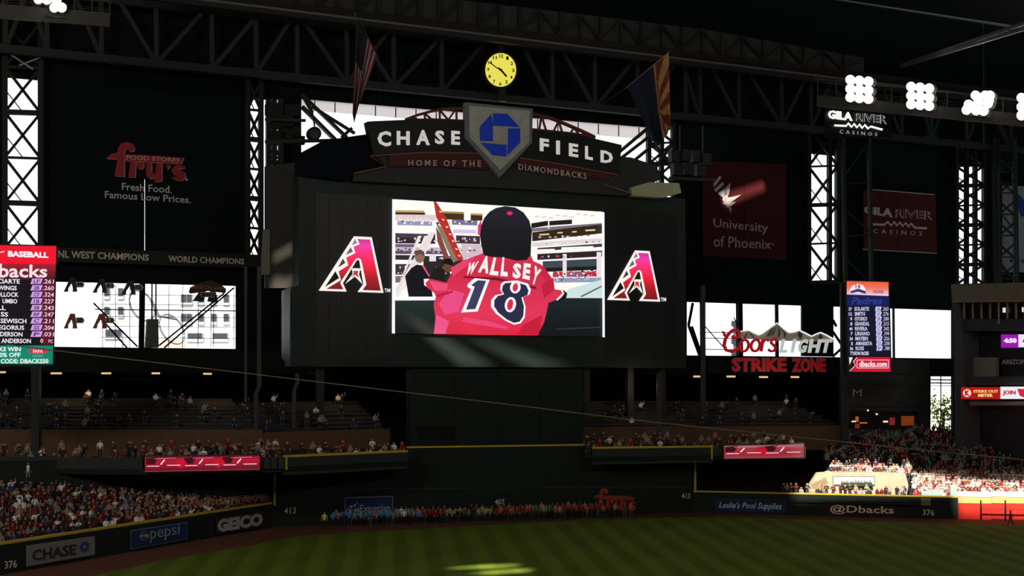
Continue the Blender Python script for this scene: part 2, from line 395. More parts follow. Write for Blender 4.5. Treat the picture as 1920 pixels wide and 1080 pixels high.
# band between openings
bpanel([(-160, 455), (8, 460), (75, 465), (273, 475), (463, 482), (505, 484), (505, 537), (443, 536), (100, 528), (-160, 522)], name='wall_beam')
bpanel([(443, 536), (565, 537), (565, 656), (443, 654)])
bpanel([(1288, 530), (1515, 530), (1568, 528), (1796, 532), (1850, 535), (1850, 584), (1664, 578), (1505, 573), (1288, 566)], name='wall_beam')
bpanel([(1505, 573), (1563, 575), (1563, 669), (1505, 668)])
bpanel([(1592, 576), (1664, 578), (1664, 671), (1592, 671)])
bpanel([(1787, 582), (2150, 592), (2150, 1000), (1787, 990)])
bpanel([(-160, 648), (100, 650), (443, 654), (565, 656), (565, 1000), (-160, 1000)])
bpanel([(565, 690), (1215, 690), (1288, 668), (1288, 1000), (565, 1000)])
bpanel([(1288, 668), (1664, 671), (1745, 673), (1745, 1000), (1288, 1000)])
bpanel([(1745, 808), (1787, 808), (1787, 990), (1745, 990)])
# translucent strip along the top of the centre opening
trs = bpy.data.materials.new('translucent_panel'); trs.use_nodes = True; _n = trs.node_tree; _n.nodes.remove(_n.nodes['Principled BSDF'])
_t = _n.nodes.new('ShaderNodeBsdfTranslucent'); _t.inputs[0].default_value = (.56, .50, .52, 1); _n.links.new(_t.outputs[0], _n.nodes['Material Output'].inputs[0])
mk('translucent_strip', [BF.at(x, y, -.3) for x, y in ((565, 184), (1212, 237), (1212, 262), (900, 234), (565, 206))], [[0, 1, 2, 3, 4]], trs, bwroot)
for i in range(17):
    x = 590+i*38; y = 187+(x-565)*.082
    beam('strip_bar', BF.at(x, y, .1), BF.at(x, y+19, .1), .12, STEEL, bwroot)
# ---- roof: wide deck over everything, its holes shaped to cast the wanted sun patches
RZ = 74.0
def roofpt(p): return p+SUN*((RZ-p.z)/SUN.z)
holes_px = []
lit = [RW.at(1494, 952, -1.3), RW.at(1792, 938, -1.3), RW.at(1797, 960, .1), RW.at(1990, 974, .1), atY(2030, 897, 150), atY(1840, 892, 151), atY(1765, 880, 153), atY(1704, 868, 154), atY(1500, 868, 155)]
holes = [[roofpt(p) for p in lit]]
holes.append([roofpt(ground(*p)) for p in ((842, 1066), (900, 1060), (965, 1058), (958, 1064.5), (900, 1067))])
holes.append([roofpt(ground(*p)) for p in ((880, 1076), (940, 1069), (992, 1067), (985, 1073), (930, 1077))])
def sbp(*a): return [roofpt(SB.at(x, y, .1)) for x, y in a]
holes.append(sbp((760, 597), (790, 606), (930, 688), (868, 688)))  # holes made so sun streaks imitate glossy reflections on the board
holes.append(sbp((862, 622), (890, 630), (1075, 690), (1000, 690)))
UP = BF.shift(1.0)
holes.append([roofpt(UP.at(x, y, .1)) for x, y in ((1352, 366), (1432, 338), (1433, 354), (1356, 384))])  # hole shaped so a sun patch imitates the reflection on the maroon banner
L0 = BF.xy(-160); R0 = BF.xy(2150); RU = Vector((0, 0, RZ))
holes.append([roofpt(SB.at(x, y, -4)) for x, y in ((500, 452), (555, 474), (556, 486), (500, 462))])
holes.append([roofpt(SB.at(x, y, -4)) for x, y in ((492, 500), (508, 500), (532, 522), (556, 536), (556, 546), (492, 546))])
outer = [Vector((-130, -45, RZ)), Vector((150, -45, RZ)), Vector((150, R0.y+(150-R0.x)*BF.u.y/BF.u.x-.6, RZ)), L0-BF.n*.4+RU, Vector((-130, L0.y-25, RZ))]
def inside(p, poly):
    c = False; n_ = len(poly)
    for i in range(n_):
        a, b = poly[i], poly[i-1]
        if (a.y > p[1]) != (b.y > p[1]) and p[0] < (b.x-a.x)*(p[1]-a.y)/(b.y-a.y)+a.x: c = not c
    return c
pts2, edg2 = [], []
for h in [outer]+holes:
    k = len(pts2); pts2 += [Vector((p.x, p.y)) for p in h]; edg2 += [(k+i, k+(i+1) % len(h)) for i in range(len(h))]
rv, _, rf = delaunay_2d_cdt(pts2, edg2, [], 0, 1e-4)[:3]
tris = []
for t in rf:
    cx = sum(rv[i].x for i in t)/len(t); cy = sum(rv[i].y for i in t)/len(t)
    if inside((cx, cy), outer) and not any(inside((cx, cy), h) for h in holes): tris.append(t)
o = mk('roof', [Vector((p.x, p.y, RZ)) for p in rv], [list(t) for t in tris], mat('roof_deck', (.008, .009, .009, 1), .9), kind='structure')
# side and rear walls of the hall (behind and beside the camera)
hw = mat('hall_wall', (.03, .03, .03, 1), .9)
for nm, a, b in (('wall_side_left', Vector((-129, -44, 0)), Vector((-129, L0.y-25, 0))), ('wall_side_right', Vector((149, -44, 0)), Vector((149, R0.y+(149-R0.x)*BF.u.y/BF.u.x, 0))),
                 ('wall_rear', Vector((-129, -44, 0)), Vector((149, -44, 0)))):
    V = [a, b, b+Vector((0, 0, RZ)), a+Vector((0, 0, RZ))]; mk(nm, V, [[0, 1, 2, 3]], hw, kind='structure')
V = [L0, Vector((-129, L0.y-25, 0)), Vector((-129, L0.y-25, RZ)), L0+Vector((0, 0, RZ))]; mk('wall_back_return', V, [[0, 1, 2, 3]], hw, kind='structure')
# ================================================================ STEEL
def truss_steel(a, b, nm, wd, m, r, dp=None): return beam(nm, a, b, wd, m, r, dp)
tr = root('roof_truss', BT.at(960, 196), 'long dark steel truss spanning the whole hall above the big sign', 'truss')
lo = lambda x: (x, 101+(x-100)*.0995); hi = lambda x: (x, 8+(x-400)*.108+14)
beam('chord', BT.at(*lo(-120)), BT.at(*lo(2080)), .95, STEEL2, tr)
beam('chord', BT.at(*hi(-120)), BT.at(*hi(2080)), .8, STEEL, tr)
posts = [10, 88, 190, 293, 397, 480, 557, 650, 738, 828, 1035, 1115, 1195, 1285, 1312, 1385, 1465, 1520, 1600, 1690, 1745, 1812, 1895]
for x in posts: beam('post', BT.at(*lo(x)), BT.at(*hi(x-1)), .55, STEEL2, tr)
for a, b in ((10, 52), (88, 56), (190, 140), (293, 224), (293, 382), (397, 480), (480, 545), (650, 568), (650, 730), (738, 828), (828, 910), (738, 668), (1035, 978), (1115, 1052), (1115, 1192),
             (1195, 1270), (1312, 1278), (1385, 1332), (1465, 1398), (1465, 1512), (1520, 1560), (1600, 1560), (1690, 1650), (1745, 1722), (1745, 1775), (1812, 1840), (1895, 1850)):
    beam('diagonal', BT.at(*lo(a)), BT.at(*hi(b)), .5, STEEL2, tr)
for x in (293, 397, 650, 738, 828, 1115, 1465, 1745): rect('gusset_plate', x-12, lo(x)[1]-10, x+12, lo(x)[1]+4, BT, .5, STEEL2, tr, .2)
# second beam: edge in paler steel as if lit, grey band and bracing above
EB = BF.shift(9.0)
er = root('roof_edge_girder', EB.at(960, 70), 'roof edge girder with a grey panelled band, above the long truss', 'girder')
ed = lambda x: (x, 12+(x-480)*.1235)
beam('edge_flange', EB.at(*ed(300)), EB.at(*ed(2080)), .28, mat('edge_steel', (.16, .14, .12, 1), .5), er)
beam('chord', EB.at(300, ed(300)[1]+7, -.3), EB.at(2080, ed(2080)[1]+7, -.3), .7, STEEL, er)
stroke('brown_fascia', [(300, ed(300)[1]-9), (2080, ed(2080)[1]-9)], 16, EB, -1, mat('brown_fascia', (.028, .020, .015, 1)), er, .1)
gt = lambda x: (x, 12+(x-480)*.1235-60-(x-1000)*.004 if x < 1300 else 12+(x-480)*.1235-62+(x-1300)*.055)
for i in range(30):
    x0 = 480+i*38; x1 = x0+38
    if x1 > 1640: break
    flat('grey_panel', [gt(x0), gt(x1), (x1, ed(x1)[1]-16), (x0, ed(x0)[1]-16)], EB, -1.6, mat('grey_panel', (.055, .055, .048, 1), .7), er, .1)
    beam('post', EB.at(x0, ed(x0)[1]-16, -.9), EB.at(*gt(x0), -.9), .32, STEEL, er)
    if i % 2: beam('diagonal', EB.at(x0, ed(x0)[1]-16, -.9), EB.at(*gt(x1), -.9), .26, STEEL, er)
    elif i > 12: beam('diagonal', EB.at(x1, ed(x1)[1]-16, -.9), EB.at(*gt(x0), -.9), .26, STEEL, er)
# roof trusses running under the deck
for i, (p, q, lab) in enumerate(((ray(1500, 150), ray(1920, 42), 'pale double roof beam rising to the upper right corner'), )):
    r = root('roof_beam', CP+ray(1800, 90)*150, lab, 'roof beam')
    for dy in (0, 13):
        beam('beam_tube', CP+ray(1690, 122+dy*.2)*172, CP+ray(1990, 20+dy)*120, .32, STEEL2, r)
    for k in range(9):
        t = k/8; a = (CP+ray(1690, 122)*172).lerp(CP+ray(1990, 20)*120, t); b = (CP+ray(1690, 124.6)*172).lerp(CP+ray(1990, 33)*120, t); beam('lacing', a, b, .16, STEEL2, r)
for i, y in enumerate((100, 125, 150, 172)):
    r = root('ceiling_truss', (30, y, RZ-3), 'dark %s roof truss hanging under the roof deck' % ('nearest', 'second nearest', 'third nearest', 'farthest')[i], 'truss', 'trusses under the roof deck')
    beam('chord', (-40, y, RZ-.5), (146, y+30, RZ-.5), .4, STEEL, r); beam('chord', (-40, y, RZ-3), (146, y+30, RZ-3), .4, STEEL, r)
    for k in range(24):
        x = -40+k*7.75; yy = y+k*1.25; beam('diagonal', (x, yy, RZ-.5 if k % 2 else RZ-3), (x+7.75, yy+1.25, RZ-3 if k % 2 else RZ-.5), .22, STEEL, r)
# ---- lattice towers standing in the tall slits
TP = BF.shift(1.6)
def tower(name_lab, xl, xr, yt, yb, n, side=0, extra=()):
    r = root('lattice_tower', TP.at((xl+xr)/2, yb), name_lab, 'tower')
    T = TP; w_ = (xr-xl)
    for x in (xl, xr)+tuple(extra):
        beam('post', T.at(x, yb), T.at(x, yt), .62, STEEL, r)
    k = (yb-yt)/n
    for i in range(n):
        ya = yt+i*k; yc = ya+k; z = 2.2 if xl < 900 else -1.8
        beam('brace', T.at(xl, ya), T.at(xr, yc+z), .32, STEEL, r); beam('brace', T.at(xr, ya+z), T.at(xl, yc), .32, STEEL, r)
        beam('strut', T.at(xl, yc), T.at(xr, yc+z), .6 if i % 2 else .3, STEEL, r)
        m_ = (xl+xr)/2
        beam('brace', T.at(xl, (ya+yc)/2, -.9), T.at(m_, yc, -.9), .12, STEEL, r)
    return r
tower('dark lattice tower in the leftmost tall bright slit, beside the grocery banner', 9, 76, 40, 465, 5)
tower('dark lattice tower in the narrow slit right of the grocery banner', 464, 489, 150, 482, 6)
tower('dark rigging tower just left of the scoreboard top', 503, 526, 186, 330, 4, extra=(514,))
tower('dark lattice tower in the slit between the maroon banners', 1516, 1570, 240, 530, 4, extra=(1555,))
tower('dark lattice tower in the slit right of the red casino banner', 1793, 1845, 275, 534, 7, extra=(1812, 1828))
tower('small lattice tower behind the right flag, above the pale sign end', 1216, 1262, 230, 386, 4, extra=(1240,))
for a, b in (((21, 103), (62, 130)), ((36, 123), (77, 107))):
    beam('brace', BF.at(*a, 2.4), BF.at(*b, 2.4), .16, mat('pale_brace', (.42, .42, .40, 1), .5), tr)  # pale paint stands in for light falling on this small cross brace
# props under the truss in the centre opening
pr = root('slanted_props', BF.at(600, 250, 2), 'slanting steel props crossing the left end of the bright centre opening', 'steel props')
for a, b, w_ in (((566, 178), (650, 258), .9), ((566, 200), (628, 262), 1.3), ((585, 200), (665, 250), .5), ((586, 212), (566, 176), .5), ((640, 258), (660, 240), .4)): beam('prop', BF.at(*a, 2), BF.at(*b, 2), w_*.62, STEEL2, pr, .4)
pr = root('slanted_props', BF.at(1190, 270, 2), 'slanting steel props at the right end of the bright centre opening', 'steel props')
for a, b, w_ in (((1155, 290), (1215, 240), .6), ((1165, 296), (1225, 250), .5), ((1190, 300), (1245, 255), .5), ((1225, 268), (1262, 320), .4), ((1225, 320), (1262, 268), .3)): beam('prop', BF.at(*a, 2), BF.at(*b, 2), w_, STEEL2, pr, .4)
# stage lamps and rigging left of the sign
def drum_lamp(x, y, rad, lab, pl=None):
    pl = pl or SB.shift(-4); r = root('spotlight_can', pl.at(x, y), lab, 'stage light')
    flat('can', ell(x, y, rad, rad, 14), pl, .4, DARK, r, .9); flat('lens', ell(x, y, rad*.7, rad*.7, 12), pl, .45, mat('lens_glass', (.02, .02, .03, 1), .2), r, .04)
    beam('yoke', pl.at(x, y-rad, .1), pl.at(x-4, y-rad-26, .1), .16, STEEL, r)
drum_lamp(590, 250, 13, 'round dark spotlight hanging in front of the bright gap, left of the big sign')
rg = root('rigging_cluster', SB.at(520, 240, -3), 'dark cluster of rigging and cables on the tower left of the big sign', 'rigging')
for x, y, s in ((515, 205, 16), (530, 228, 20), (548, 205, 14), (520, 255, 15), (545, 248, 18), (560, 262, 12)): flat('rig_box', [(x-s, y-s*.7), (x+s, y-s*.6), (x+s, y+s*.7), (x-s, y+s*.6)], SB, -3, DARK, rg, .8)
beam('rig_bar', SB.at(497, 224, -2.5), SB.at(573, 226, -2.5), .3, STEEL, rg); beam('rig_bar', SB.at(497, 266, -2.5), SB.at(690, 262, -2.5), .35, STEEL, rg)
# ================================================================ WINDOWS
GLZ = mat('mullion_dark', (.02, .02, .022, 1), .6)
w1 = root('window_1', BF.at(270, 652), kind='structure')
for x in (192, 216, 243, 316, 342, 371, 395, 400, 438): beam('mullion', BF.at(x, 652), BF.at(x+1, 534), .075, GLZ, w1)
for y in (552, 570, 580, 593, 611, 632): beam('transom', BF.at(178, y), BF.at(443, y+3, 0), .07 if y != 580 else .14, GLZ, w1)
beam('window_post', BF.at(265, 653, .4), BF.at(267, 528, .4), .62, PANEL, w1)
for x in (284.5, 292): beam('window_post', BF.at(x, 652, .8), BF.at(x+.5, 530, .8), .16, PANEL, w1)
for a, b in (((175, 568), (258, 650)), ((192, 600), (238, 652)), ((298, 648), (405, 562)), ((308, 652), (438, 540)), ((92, 506), (128, 527)), ((405, 562), (420, 550))): beam('window_brace', BF.at(*a, .5), BF.at(*b, .5), .19, PANEL, w1)
flat('drum', [(277, 598), (297, 598), (298, 652), (274, 652)], BF, 1.2, mat('grey_drum', (.12, .115, .10, 1), .7), w1, 1.2)
w2 = root('window_2', BF.at(1395, 668), kind='structure')
for x, wd in ((1318, .6), (1387, .75), (1457, .42)): beam('window_post', BF.at(x, 669, .2), BF.at(x-1, 566, .2), wd, PANEL, w2)
for a, b in (((1299, 568), (1291, 610)), ((1291, 610), (1312, 668)), ((1297, 612), (1316, 668)), ((1322, 612), (1360, 655)), ((1376, 595), (1384, 612))): beam('window_brace', BF.at(*a, .5), BF.at(*b, .5), .3 if a[0] < 1320 else .12, PANEL, w2)
for y in (623, 634, 655): beam('transom', BF.at(1320, y), BF.at(1384, y+.5), .12, GLZ, w2)
w3 = root('window_3', BF.at(1577, 670), kind='structure')
for a, b in (((1562, 600), (1568, 612)), ((1562, 622), (1592, 668)), ((1592, 640), (1562, 668))): beam('window_brace', BF.at(*a, .5), BF.at(*b, .5), .3, PANEL, w3)
w4 = root('window_4', BF.at(1726, 684), kind='structure')
beam('window_post', BF.at(1676, 672, .2), BF.at(1675, 578, .2), .3, GLZ, w4)
flat('window_sill', [(1664, 671), (1745, 672), (1745, 684), (1787, 686), (1787, 694), (1745, 690), (1664, 690)], BF, .1, PANEL, w4, .5)
w5 = root('window_5', BF.at(1766, 800), kind='structure')
for y in (712, 718, 723, 751, 785): beam('transom', BF.at(1745, y), BF.at(1787, y+.5), .2 if y in (712, 718) else .1, GLZ, w5)
for x in (1764, ): beam('mullion', BF.at(x, 800), BF.at(x, 690), .13, GLZ, w5)
flat('blind', [(1745, 684), (1787, 686), (1787, 694), (1745, 692)], BF, .3, PANEL, w5, .3)
# ---- outside: ground, white building, sculpture, tree
mk('outside_ground', [(-400, 246, .0), (600, 246, .0), (600, 900, .0), (-400, 900, .0)], [[0, 1, 2, 3]], mat('outside_ground', (.42, .44, .28, 1), .9), kind='structure')
OB = VP.px(90, 262, 460, 285)
bd = root('white_building', OB.at(300, 800), 'white office block with square windows seen through the left glass wall', 'building')
wm = mat('white_render', (.84, .84, .90, 1), .55)
rect('facade', 189, 440, 560, 838, OB, 0, wm, bd, 8)
wg = mat('office_glass', (.05, .06, .075, 1), .25)
rows_ = [(x, y) for x in (344, 354.5, 377, 401, 424) for y in (560, 596)]+[(x, y) for x in (200, 226) for y in (548, 583)]
for x, y in rows_:
    rect('window_frame', x-5.5, y-9, x+5.5, y+13, OB, .25, mat('sill_grey', (.40, .42, .48, 1), .7), bd, .3)
    rect('pane', x-4.5, y-7.5, x+4.5, y+6, OB, .35, wg, bd, .05)
for x0, x1 in ((350, 381), (397, 428), (196, 229)):
    rect('window_frame', x0, 622 if x0 > 300 else 616, x1, 641 if x0 > 300 else 636, OB, .25, mat('sill_grey', (.40, .42, .48, 1), .7), bd, .3); rect('pane', x0+2, 625 if x0 > 300 else 618, x1-2, 634 if x0 > 300 else 630, OB, .35, wg, bd, .05)
flat('pink_base', [(300, 633), (345, 636), (345, 660), (300, 660)], OB, .2, mat('pink_render', (.75, .40, .38, 1), .8), bd, .3)
sc_ = root('loop_sculpture', OB.at(290, 700, 8), 'grey outline of two tall linked loops outside the left glass wall', 'sculpture')
SCP = OB.shift(8); sg = mat('sculpture_steel', (.15, .16, .2, 1), .5)
def loop(cx, cy, rx, ry, rot):
    e = ell(cx, cy, rx, ry, 28, rot); tube('loop', [SCP.at(x, y) for x, y in e+[e[0], e[1]]], .22, sg, sc_)
loop(266, 573, 20, 31, -.55); loop(322, 617, 19, 31, -.60)
tube('link', [SCP.at(282, 560), SCP.at(297, 592), SCP.at(330, 598)], .35, sg, sc_)
# lamp post and poles outside the right window
op = root('utility_pole', Vector((atY(1378, 690, 260).x, 260.0, 0)), 'thin pale utility pole outside the right window', 'pole')
beam('pole', Vector((atY(1378, 760, 260).x, 260, 0)), atY(1378, 604, 260), .7, wm, op)
for y in (607, 640, 665): beam('crossarm', atY(1371, y, 260), atY(1384, y, 260), 1.1, mat('sill_grey', (.40, .42, .48, 1), .7), op)
# tree outside the narrow right window
tt = root('leafy_tree', Vector((atY(1768, 800, 262).x, 262.0, 0)), 'sunlit leafy tree outside the narrow tall window at right', 'tree')
tc = atY(1770, 771, 262); random.seed(5); TV, TF = [], []
for i in range(420):
    c = tc+Vector((random.gauss(0, 2.1), random.gauss(0, 1.5), random.gauss(0, 1.7))); s = random.uniform(.18, .42); a = Vector((random.gauss(0, 1), random.gauss(0, 1), random.gauss(0, 1))).normalized(); b = a.orthogonal().normalized()
    k = len(TV); TV += [c+a*s, c+b*s, c-a*s, c-b*s]; TF.append([k, k+1, k+2, k+3])
mk('foliage', TV, TF, mat('tree_leaves', (.10, .16, .03, 1), .9), tt)
tube('trunk', [Vector((atY(1768, 830, 262).x, 262, 0)), atY(1769, 772, 262)], .3, BROWN, tt)
# ================================================================ MAIN SCOREBOARD
FR = mat('board_black', (.013, .022, .0175, 1), .5)
sb = root('scoreboard', SB.at(915, 690), 'huge dark video scoreboard over centre field showing a child in a red jersey', 'scoreboard')
flat('cabinet', [(545, 540), (560, 535), (560, 322), (940, 345), (1285, 372), (1287, 690), (545, 687)], SB, 0, FR, sb, 3.0)
# cabinet modules: recessed joints between proud plates
SCRC = mat('screen_off', (.014, .0145, .0155, 1), .4)
for i in range(6):
    x0 = 592+i*24.4; rect('screen_module', x0, 362+i*1.4, x0+24, 668, SB, .06, SCRC, sb, .1)
for i in range(6):
    x0 = 1136+i*22.4; rect('screen_module', x0, 390+i*1.5, x0+22, 672, SB, .06, SCRC, sb, .1)
side = mat('cabinet_side_brown', (.040, .036, .028, 1), .5)
prism('side_wing', [SB.at(497, 312, -6), SB.at(556, 304, -3), SB.at(556, 540, -3), SB.at(497, 540, -6)], SB.n*-.4, side, sb)
flat('wing_corner_post', [(494, 430), (506, 430), (506, 515), (490, 515)], SB, -5.4, mat('post_tan', (.16, .15, .12, 1), .5), sb, .5)
prism('side_wing', [SB.at(529, 545, -5), SB.at(545, 541, -.2), SB.at(545, 686, -.2), SB.at(529, 672, -5)], SB.n*-.3, mat('cabinet_side_blue', (.03, .036, .05, 1), .5), sb)
stroke('corner_trim', [(545, 545), (543.5, 684)], 1.2, SB, .1, STEEL2, sb, .1)
# ---- the lit picture (a flat screen): layers follow the broadcast image
Q = Z(4, 730, 370); L_ = [0]
def ly():
    L_[0] += 1; return .10+L_[0]*.0022
def sq(*p): return Q(*p)
pic = flat('screen', sq((40, 14), (1597, 108), (1597, 1042), (22, 1020)), SB, .10, em(10, 14, 14), sb, .05)
pic['label'] = 'lit screen picture of a child in a cap seen from behind'
def lay(name, pp, col, **k): return flat(name, Q(*pp), SB, ly(), col if hasattr(col, 'name') else em(*col), pic, .004, **k)
lay('bright_sky', [(40, 14), (1597, 108), (1597, 755), (40, 755)], (255, 253, 246))
def rr(items):
    P = []; cols = []; o0 = ly()
    for x0, y0, x1, y1, s, c in items:
        q = Q((x0, y0), (x1, y0+s), (x1, y1+s), (x0, y1)); 
        m = em(*c)
        if m not in cols: cols.append(m)
        off = o0+len(P)*.0004; P.append(([SB.at(*p, off) for p in q], [[0, 1, 2, 3]], cols.index(m)))
    L_[0] += 60
    return join('stadium_background', P, cols, pic, kind='stuff')
it = [(45, 96, 262, 112, 3, (190, 160, 95)), (45, 112, 268, 130, 3, (60, 38, 24)), (402, 104, 560, 118, 6, (170, 140, 80)), (402, 118, 560, 165, 6, (70, 45, 28)), (610, 118, 700, 132, 4, (190, 160, 95)), (610, 132, 698, 172, 4, (60, 40, 25)),
      (60, 175, 320, 208, 6, (150, 150, 190)), (470, 168, 660, 205, 6, (120, 115, 150)), (45, 128, 350, 172, 4, (225, 205, 205)), (480, 240, 650, 268, 4, (225, 195, 235)),
      (45, 268, 345, 300, 8, (70, 58, 72)), (500, 285, 680, 345, 6, (60, 48, 58)), (45, 300, 345, 345, 4, (45, 32, 40)), (45, 350, 200, 372, 2, (110, 90, 120)), (45, 372, 430, 400, 4, (200, 180, 200)), (540, 350, 690, 420, 4, (215, 190, 200)),
      (45, 400, 420, 425, 2, (90, 80, 105)), (45, 432, 190, 468, 2, (50, 38, 45)), (255, 440, 560, 640, 0, (40, 34, 36)), (45, 500, 180, 580, 0, (60, 50, 54)), (45, 590, 140, 640, 0, (120, 108, 108)), (300, 430, 350, 480, 0, (230, 225, 235)), (540, 400, 700, 470, 0, (210, 190, 200)),
      (1065, 195, 1190, 232, -20, (26, 18, 22)), (1200, 178, 1370, 212, -12, (32, 24, 30)), (1065, 232, 1600, 258, -40, (120, 112, 130)), (1072, 262, 1597, 330, -60, (50, 34, 16)), (1125, 275, 1200, 286, -4, (230, 205, 160)), (1260, 262, 1300, 272, -3, (230, 210, 170)), (1370, 255, 1405, 265, -3, (230, 205, 160)), (1470, 243, 1545, 254, -4, (240, 215, 170)),
      (1072, 340, 1597, 372, -35, (225, 215, 220)), (1110, 380, 1597, 405, -34, (60, 50, 62)), (1110, 425, 1597, 470, -26, (44, 32, 36)), (1150, 480, 1565, 535, -20, (60, 72, 82)), (1165, 530, 1565, 560, -16, (30, 22, 26)), (1225, 558, 1565, 600, -6, (150, 90, 110)), (1230, 560, 1300, 590, 0, (200, 40, 60)), (1470, 560, 1560, 590, 0, (190, 40, 60)),
      (1240, 605, 1590, 640, -4, (150, 155, 190)), (1300, 425, 1330, 600, 0, (235, 225, 230)), (1555, 410, 1590, 600, 0, (235, 225, 235)), (1190, 180, 1200, 235, 0, (245, 240, 240)), (1060, 330, 1597, 342, -42, (250, 246, 246)), (1060, 392, 1240, 424, -6, (250, 246, 240)), (1290, 375, 1530, 405, -10, (250, 250, 246))]
for i in range(12): it.append((70+i*22, 150+(i % 3)*8, 82+i*22, 170+(i % 3)*8, 0, (245, 225, 232)))
for i in range(9): it.append((60+i*42, 385+(i % 2)*20, 76+i*42, 398+(i % 2)*20, 0, (60, 48, 70)))
_r = random.Random(8)
for i in range(150):
    y = _r.choice((178, 190, 305, 322, 378, 392, 408, 452, 520, 560, 600)); x = _r.uniform(46, 640); it.append((x, y+_r.uniform(-6, 6), x+_r.uniform(6, 20), y+_r.uniform(6, 14), 0, _r.choice(((250, 235, 240), (230, 210, 220), (90, 70, 90), (50, 38, 50), (200, 180, 200), (250, 245, 246)))))
for i in range(110):
    y = _r.choice((570, 585, 600, 612, 628, 352, 300, 446)); x = _r.uniform(1090, 1570); sl2 = -(x-1090)*.05; it.append((x, y+sl2+_r.uniform(-6, 6), x+_r.uniform(6, 22), y+sl2+_r.uniform(5, 12), 0, _r.choice(((250, 235, 240), (200, 190, 214), (90, 70, 90), (60, 48, 60), (210, 60, 90), (250, 245, 246)))))
for i in range(9): it.append((1090+i*52, 140+(i % 3)*9-i*3, 1125+i*52, 150+(i % 3)*9-i*3, -4, (215, 210, 220)))
rr(it)
lay('field_tarp', [(1340, 690), (1597, 615), (1597, 752), (1300, 752)], (205, 228, 226)); lay('dark_line', [(1430, 742), (1590, 662), (1594, 672), (1445, 748)], (95, 105, 100))
for x in (215, 262, 305): lay('pale_rail', [(x, 290), (x+28, 288), (x-95, 560), (x-120, 590)], (238, 228, 228))
lay('pale_rail', [(300, 262), (345, 262), (150, 640), (60, 740), (45, 690)], (236, 222, 224)); lay('pale_rail', [(150, 560), (172, 556), (70, 745), (45, 745)], (244, 232, 234))
lay('brick_tower', [(332, 30), (352, 34), (425, 150), (490, 320), (556, 465), (505, 482), (432, 300), (352, 150)], (186, 44, 40))
lay('tower_side', [(345, 185), (400, 232), (510, 470), (480, 492), (385, 280)], (140, 120, 98)); lay('tower_side', [(350, 215), (385, 280), (455, 470), (420, 480), (360, 330)], (130, 70, 66))
for x, y in ((360, 100), (380, 160), (408, 215), (432, 270), (455, 320), (480, 380), (500, 430)): lay('brick_notch', [(x+14, y), (x+30, y+4), (x+34, y+14), (x+18, y+12)], (240, 225, 222))
lay('man_in_black', [(145, 745), (118, 590), (165, 530), (205, 505), (262, 512), (305, 585), (325, 745)], (16, 12, 22)); lay('head', ell(228, 442, 38, 50), (142, 104, 88)); lay('hair', [(195, 440), (200, 405), (230, 392), (262, 408), (264, 440), (230, 425)], (96, 74, 60))
lay('pink_piping', [(245, 515), (258, 513), (305, 590), (296, 596)], (230, 90, 120))
lay('face', ell(440, 522, 34, 40), (110, 66, 46)); lay('dark_cap', [(400, 500), (415, 462), (455, 455), (480, 490), (470, 512), (430, 500)], (14, 12, 14)); lay('dark_arm', [(330, 540), (400, 520), (420, 640), (300, 640)], (26, 20, 24))
lay('padded_rail', [(40, 772), (340, 770), (340, 1026), (24, 1020)], grad('rail_left', [(0, (6, 10, 8)), (.45, (16, 30, 28)), (1, (26, 44, 42))])); lay('rail_top', [(40, 752), (345, 750), (345, 772), (40, 774)], (250, 248, 250))
lay('padded_rail', [(1150, 800), (1250, 762), (1597, 758), (1597, 1046), (1060, 1038)], grad('rail_right', [(0, (8, 12, 12)), (.3, (8, 14, 20)), (1, (16, 32, 36))])); lay('rail_edge', [(1250, 985), (1590, 970), (1590, 978), (1250, 993)], (40, 54, 62))
jer = [(700, 420), (570, 468), (490, 520), (455, 590), (430, 640), (312, 612), (275, 618), (268, 665), (335, 715), (350, 745), (332, 800), (345, 900), (332, 1025), (700, 1032), (1110, 1036), (1160, 940), (1180, 860), (1195, 790), (1265, 765), (1320, 700), (1240, 690), (1215, 600), (1140, 505), (1080, 478), (1060, 430)]
jg = grad('jersey', [(0, (222, 30, 62)), (.25, (226, 52, 86)), (.55, (216, 44, 82)), (.8, (206, 34, 66)), (1, (214, 46, 84))])
lay('jersey', jer, jg)
for pp, c in (([(460, 530), (560, 470), (640, 455), (600, 500), (480, 590)], (230, 66, 104)), ([(450, 690), (560, 720), (520, 860), (420, 880), (370, 800)], (236, 76, 132)), ([(350, 880), (450, 930), (420, 1024), (340, 1022)], (240, 84, 140)), ([(560, 900), (760, 930), (900, 975), (880, 990), (640, 950), (540, 930)], (236, 70, 120)),
              ([(345, 735), (470, 700), (480, 712), (360, 752)], (180, 26, 58)), ([(1140, 660), (1230, 600), (1240, 690), (1160, 760)], (192, 30, 62)), ([(1000, 960), (1150, 880), (1120, 1030), (960, 1030)], (200, 26, 54)), ([(560, 592), (800, 600), (1100, 672), (1105, 690), (800, 622), (560, 604)], (122, 8, 30)), ([(300, 625), (440, 650), (430, 700), (340, 700)], (236, 76, 120)), ([(1150, 510), (1215, 600), (1190, 640), (1120, 560)], (200, 32, 64))): lay('cloth_fold', pp, c)
lay('cuff', [(258, 612), (300, 610), (290, 625), (272, 640), (278, 668), (262, 660)], (248, 240, 246)); lay('cuff', [(1265, 680), (1310, 692), (1315, 720), (1262, 775), (1250, 768), (1298, 720), (1290, 702)], (244, 238, 240)); lay('glove', [(1300, 690), (1335, 720), (1325, 760), (1268, 778), (1312, 722)], (30, 10, 20))
capc = grad('cap', [(0, (8, 8, 12)), (.5, (14, 13, 22)), (1, (30, 26, 44))])
lay('ear_flap', [(690, 165), (664, 215), (662, 275), (694, 300)], (222, 62, 112))
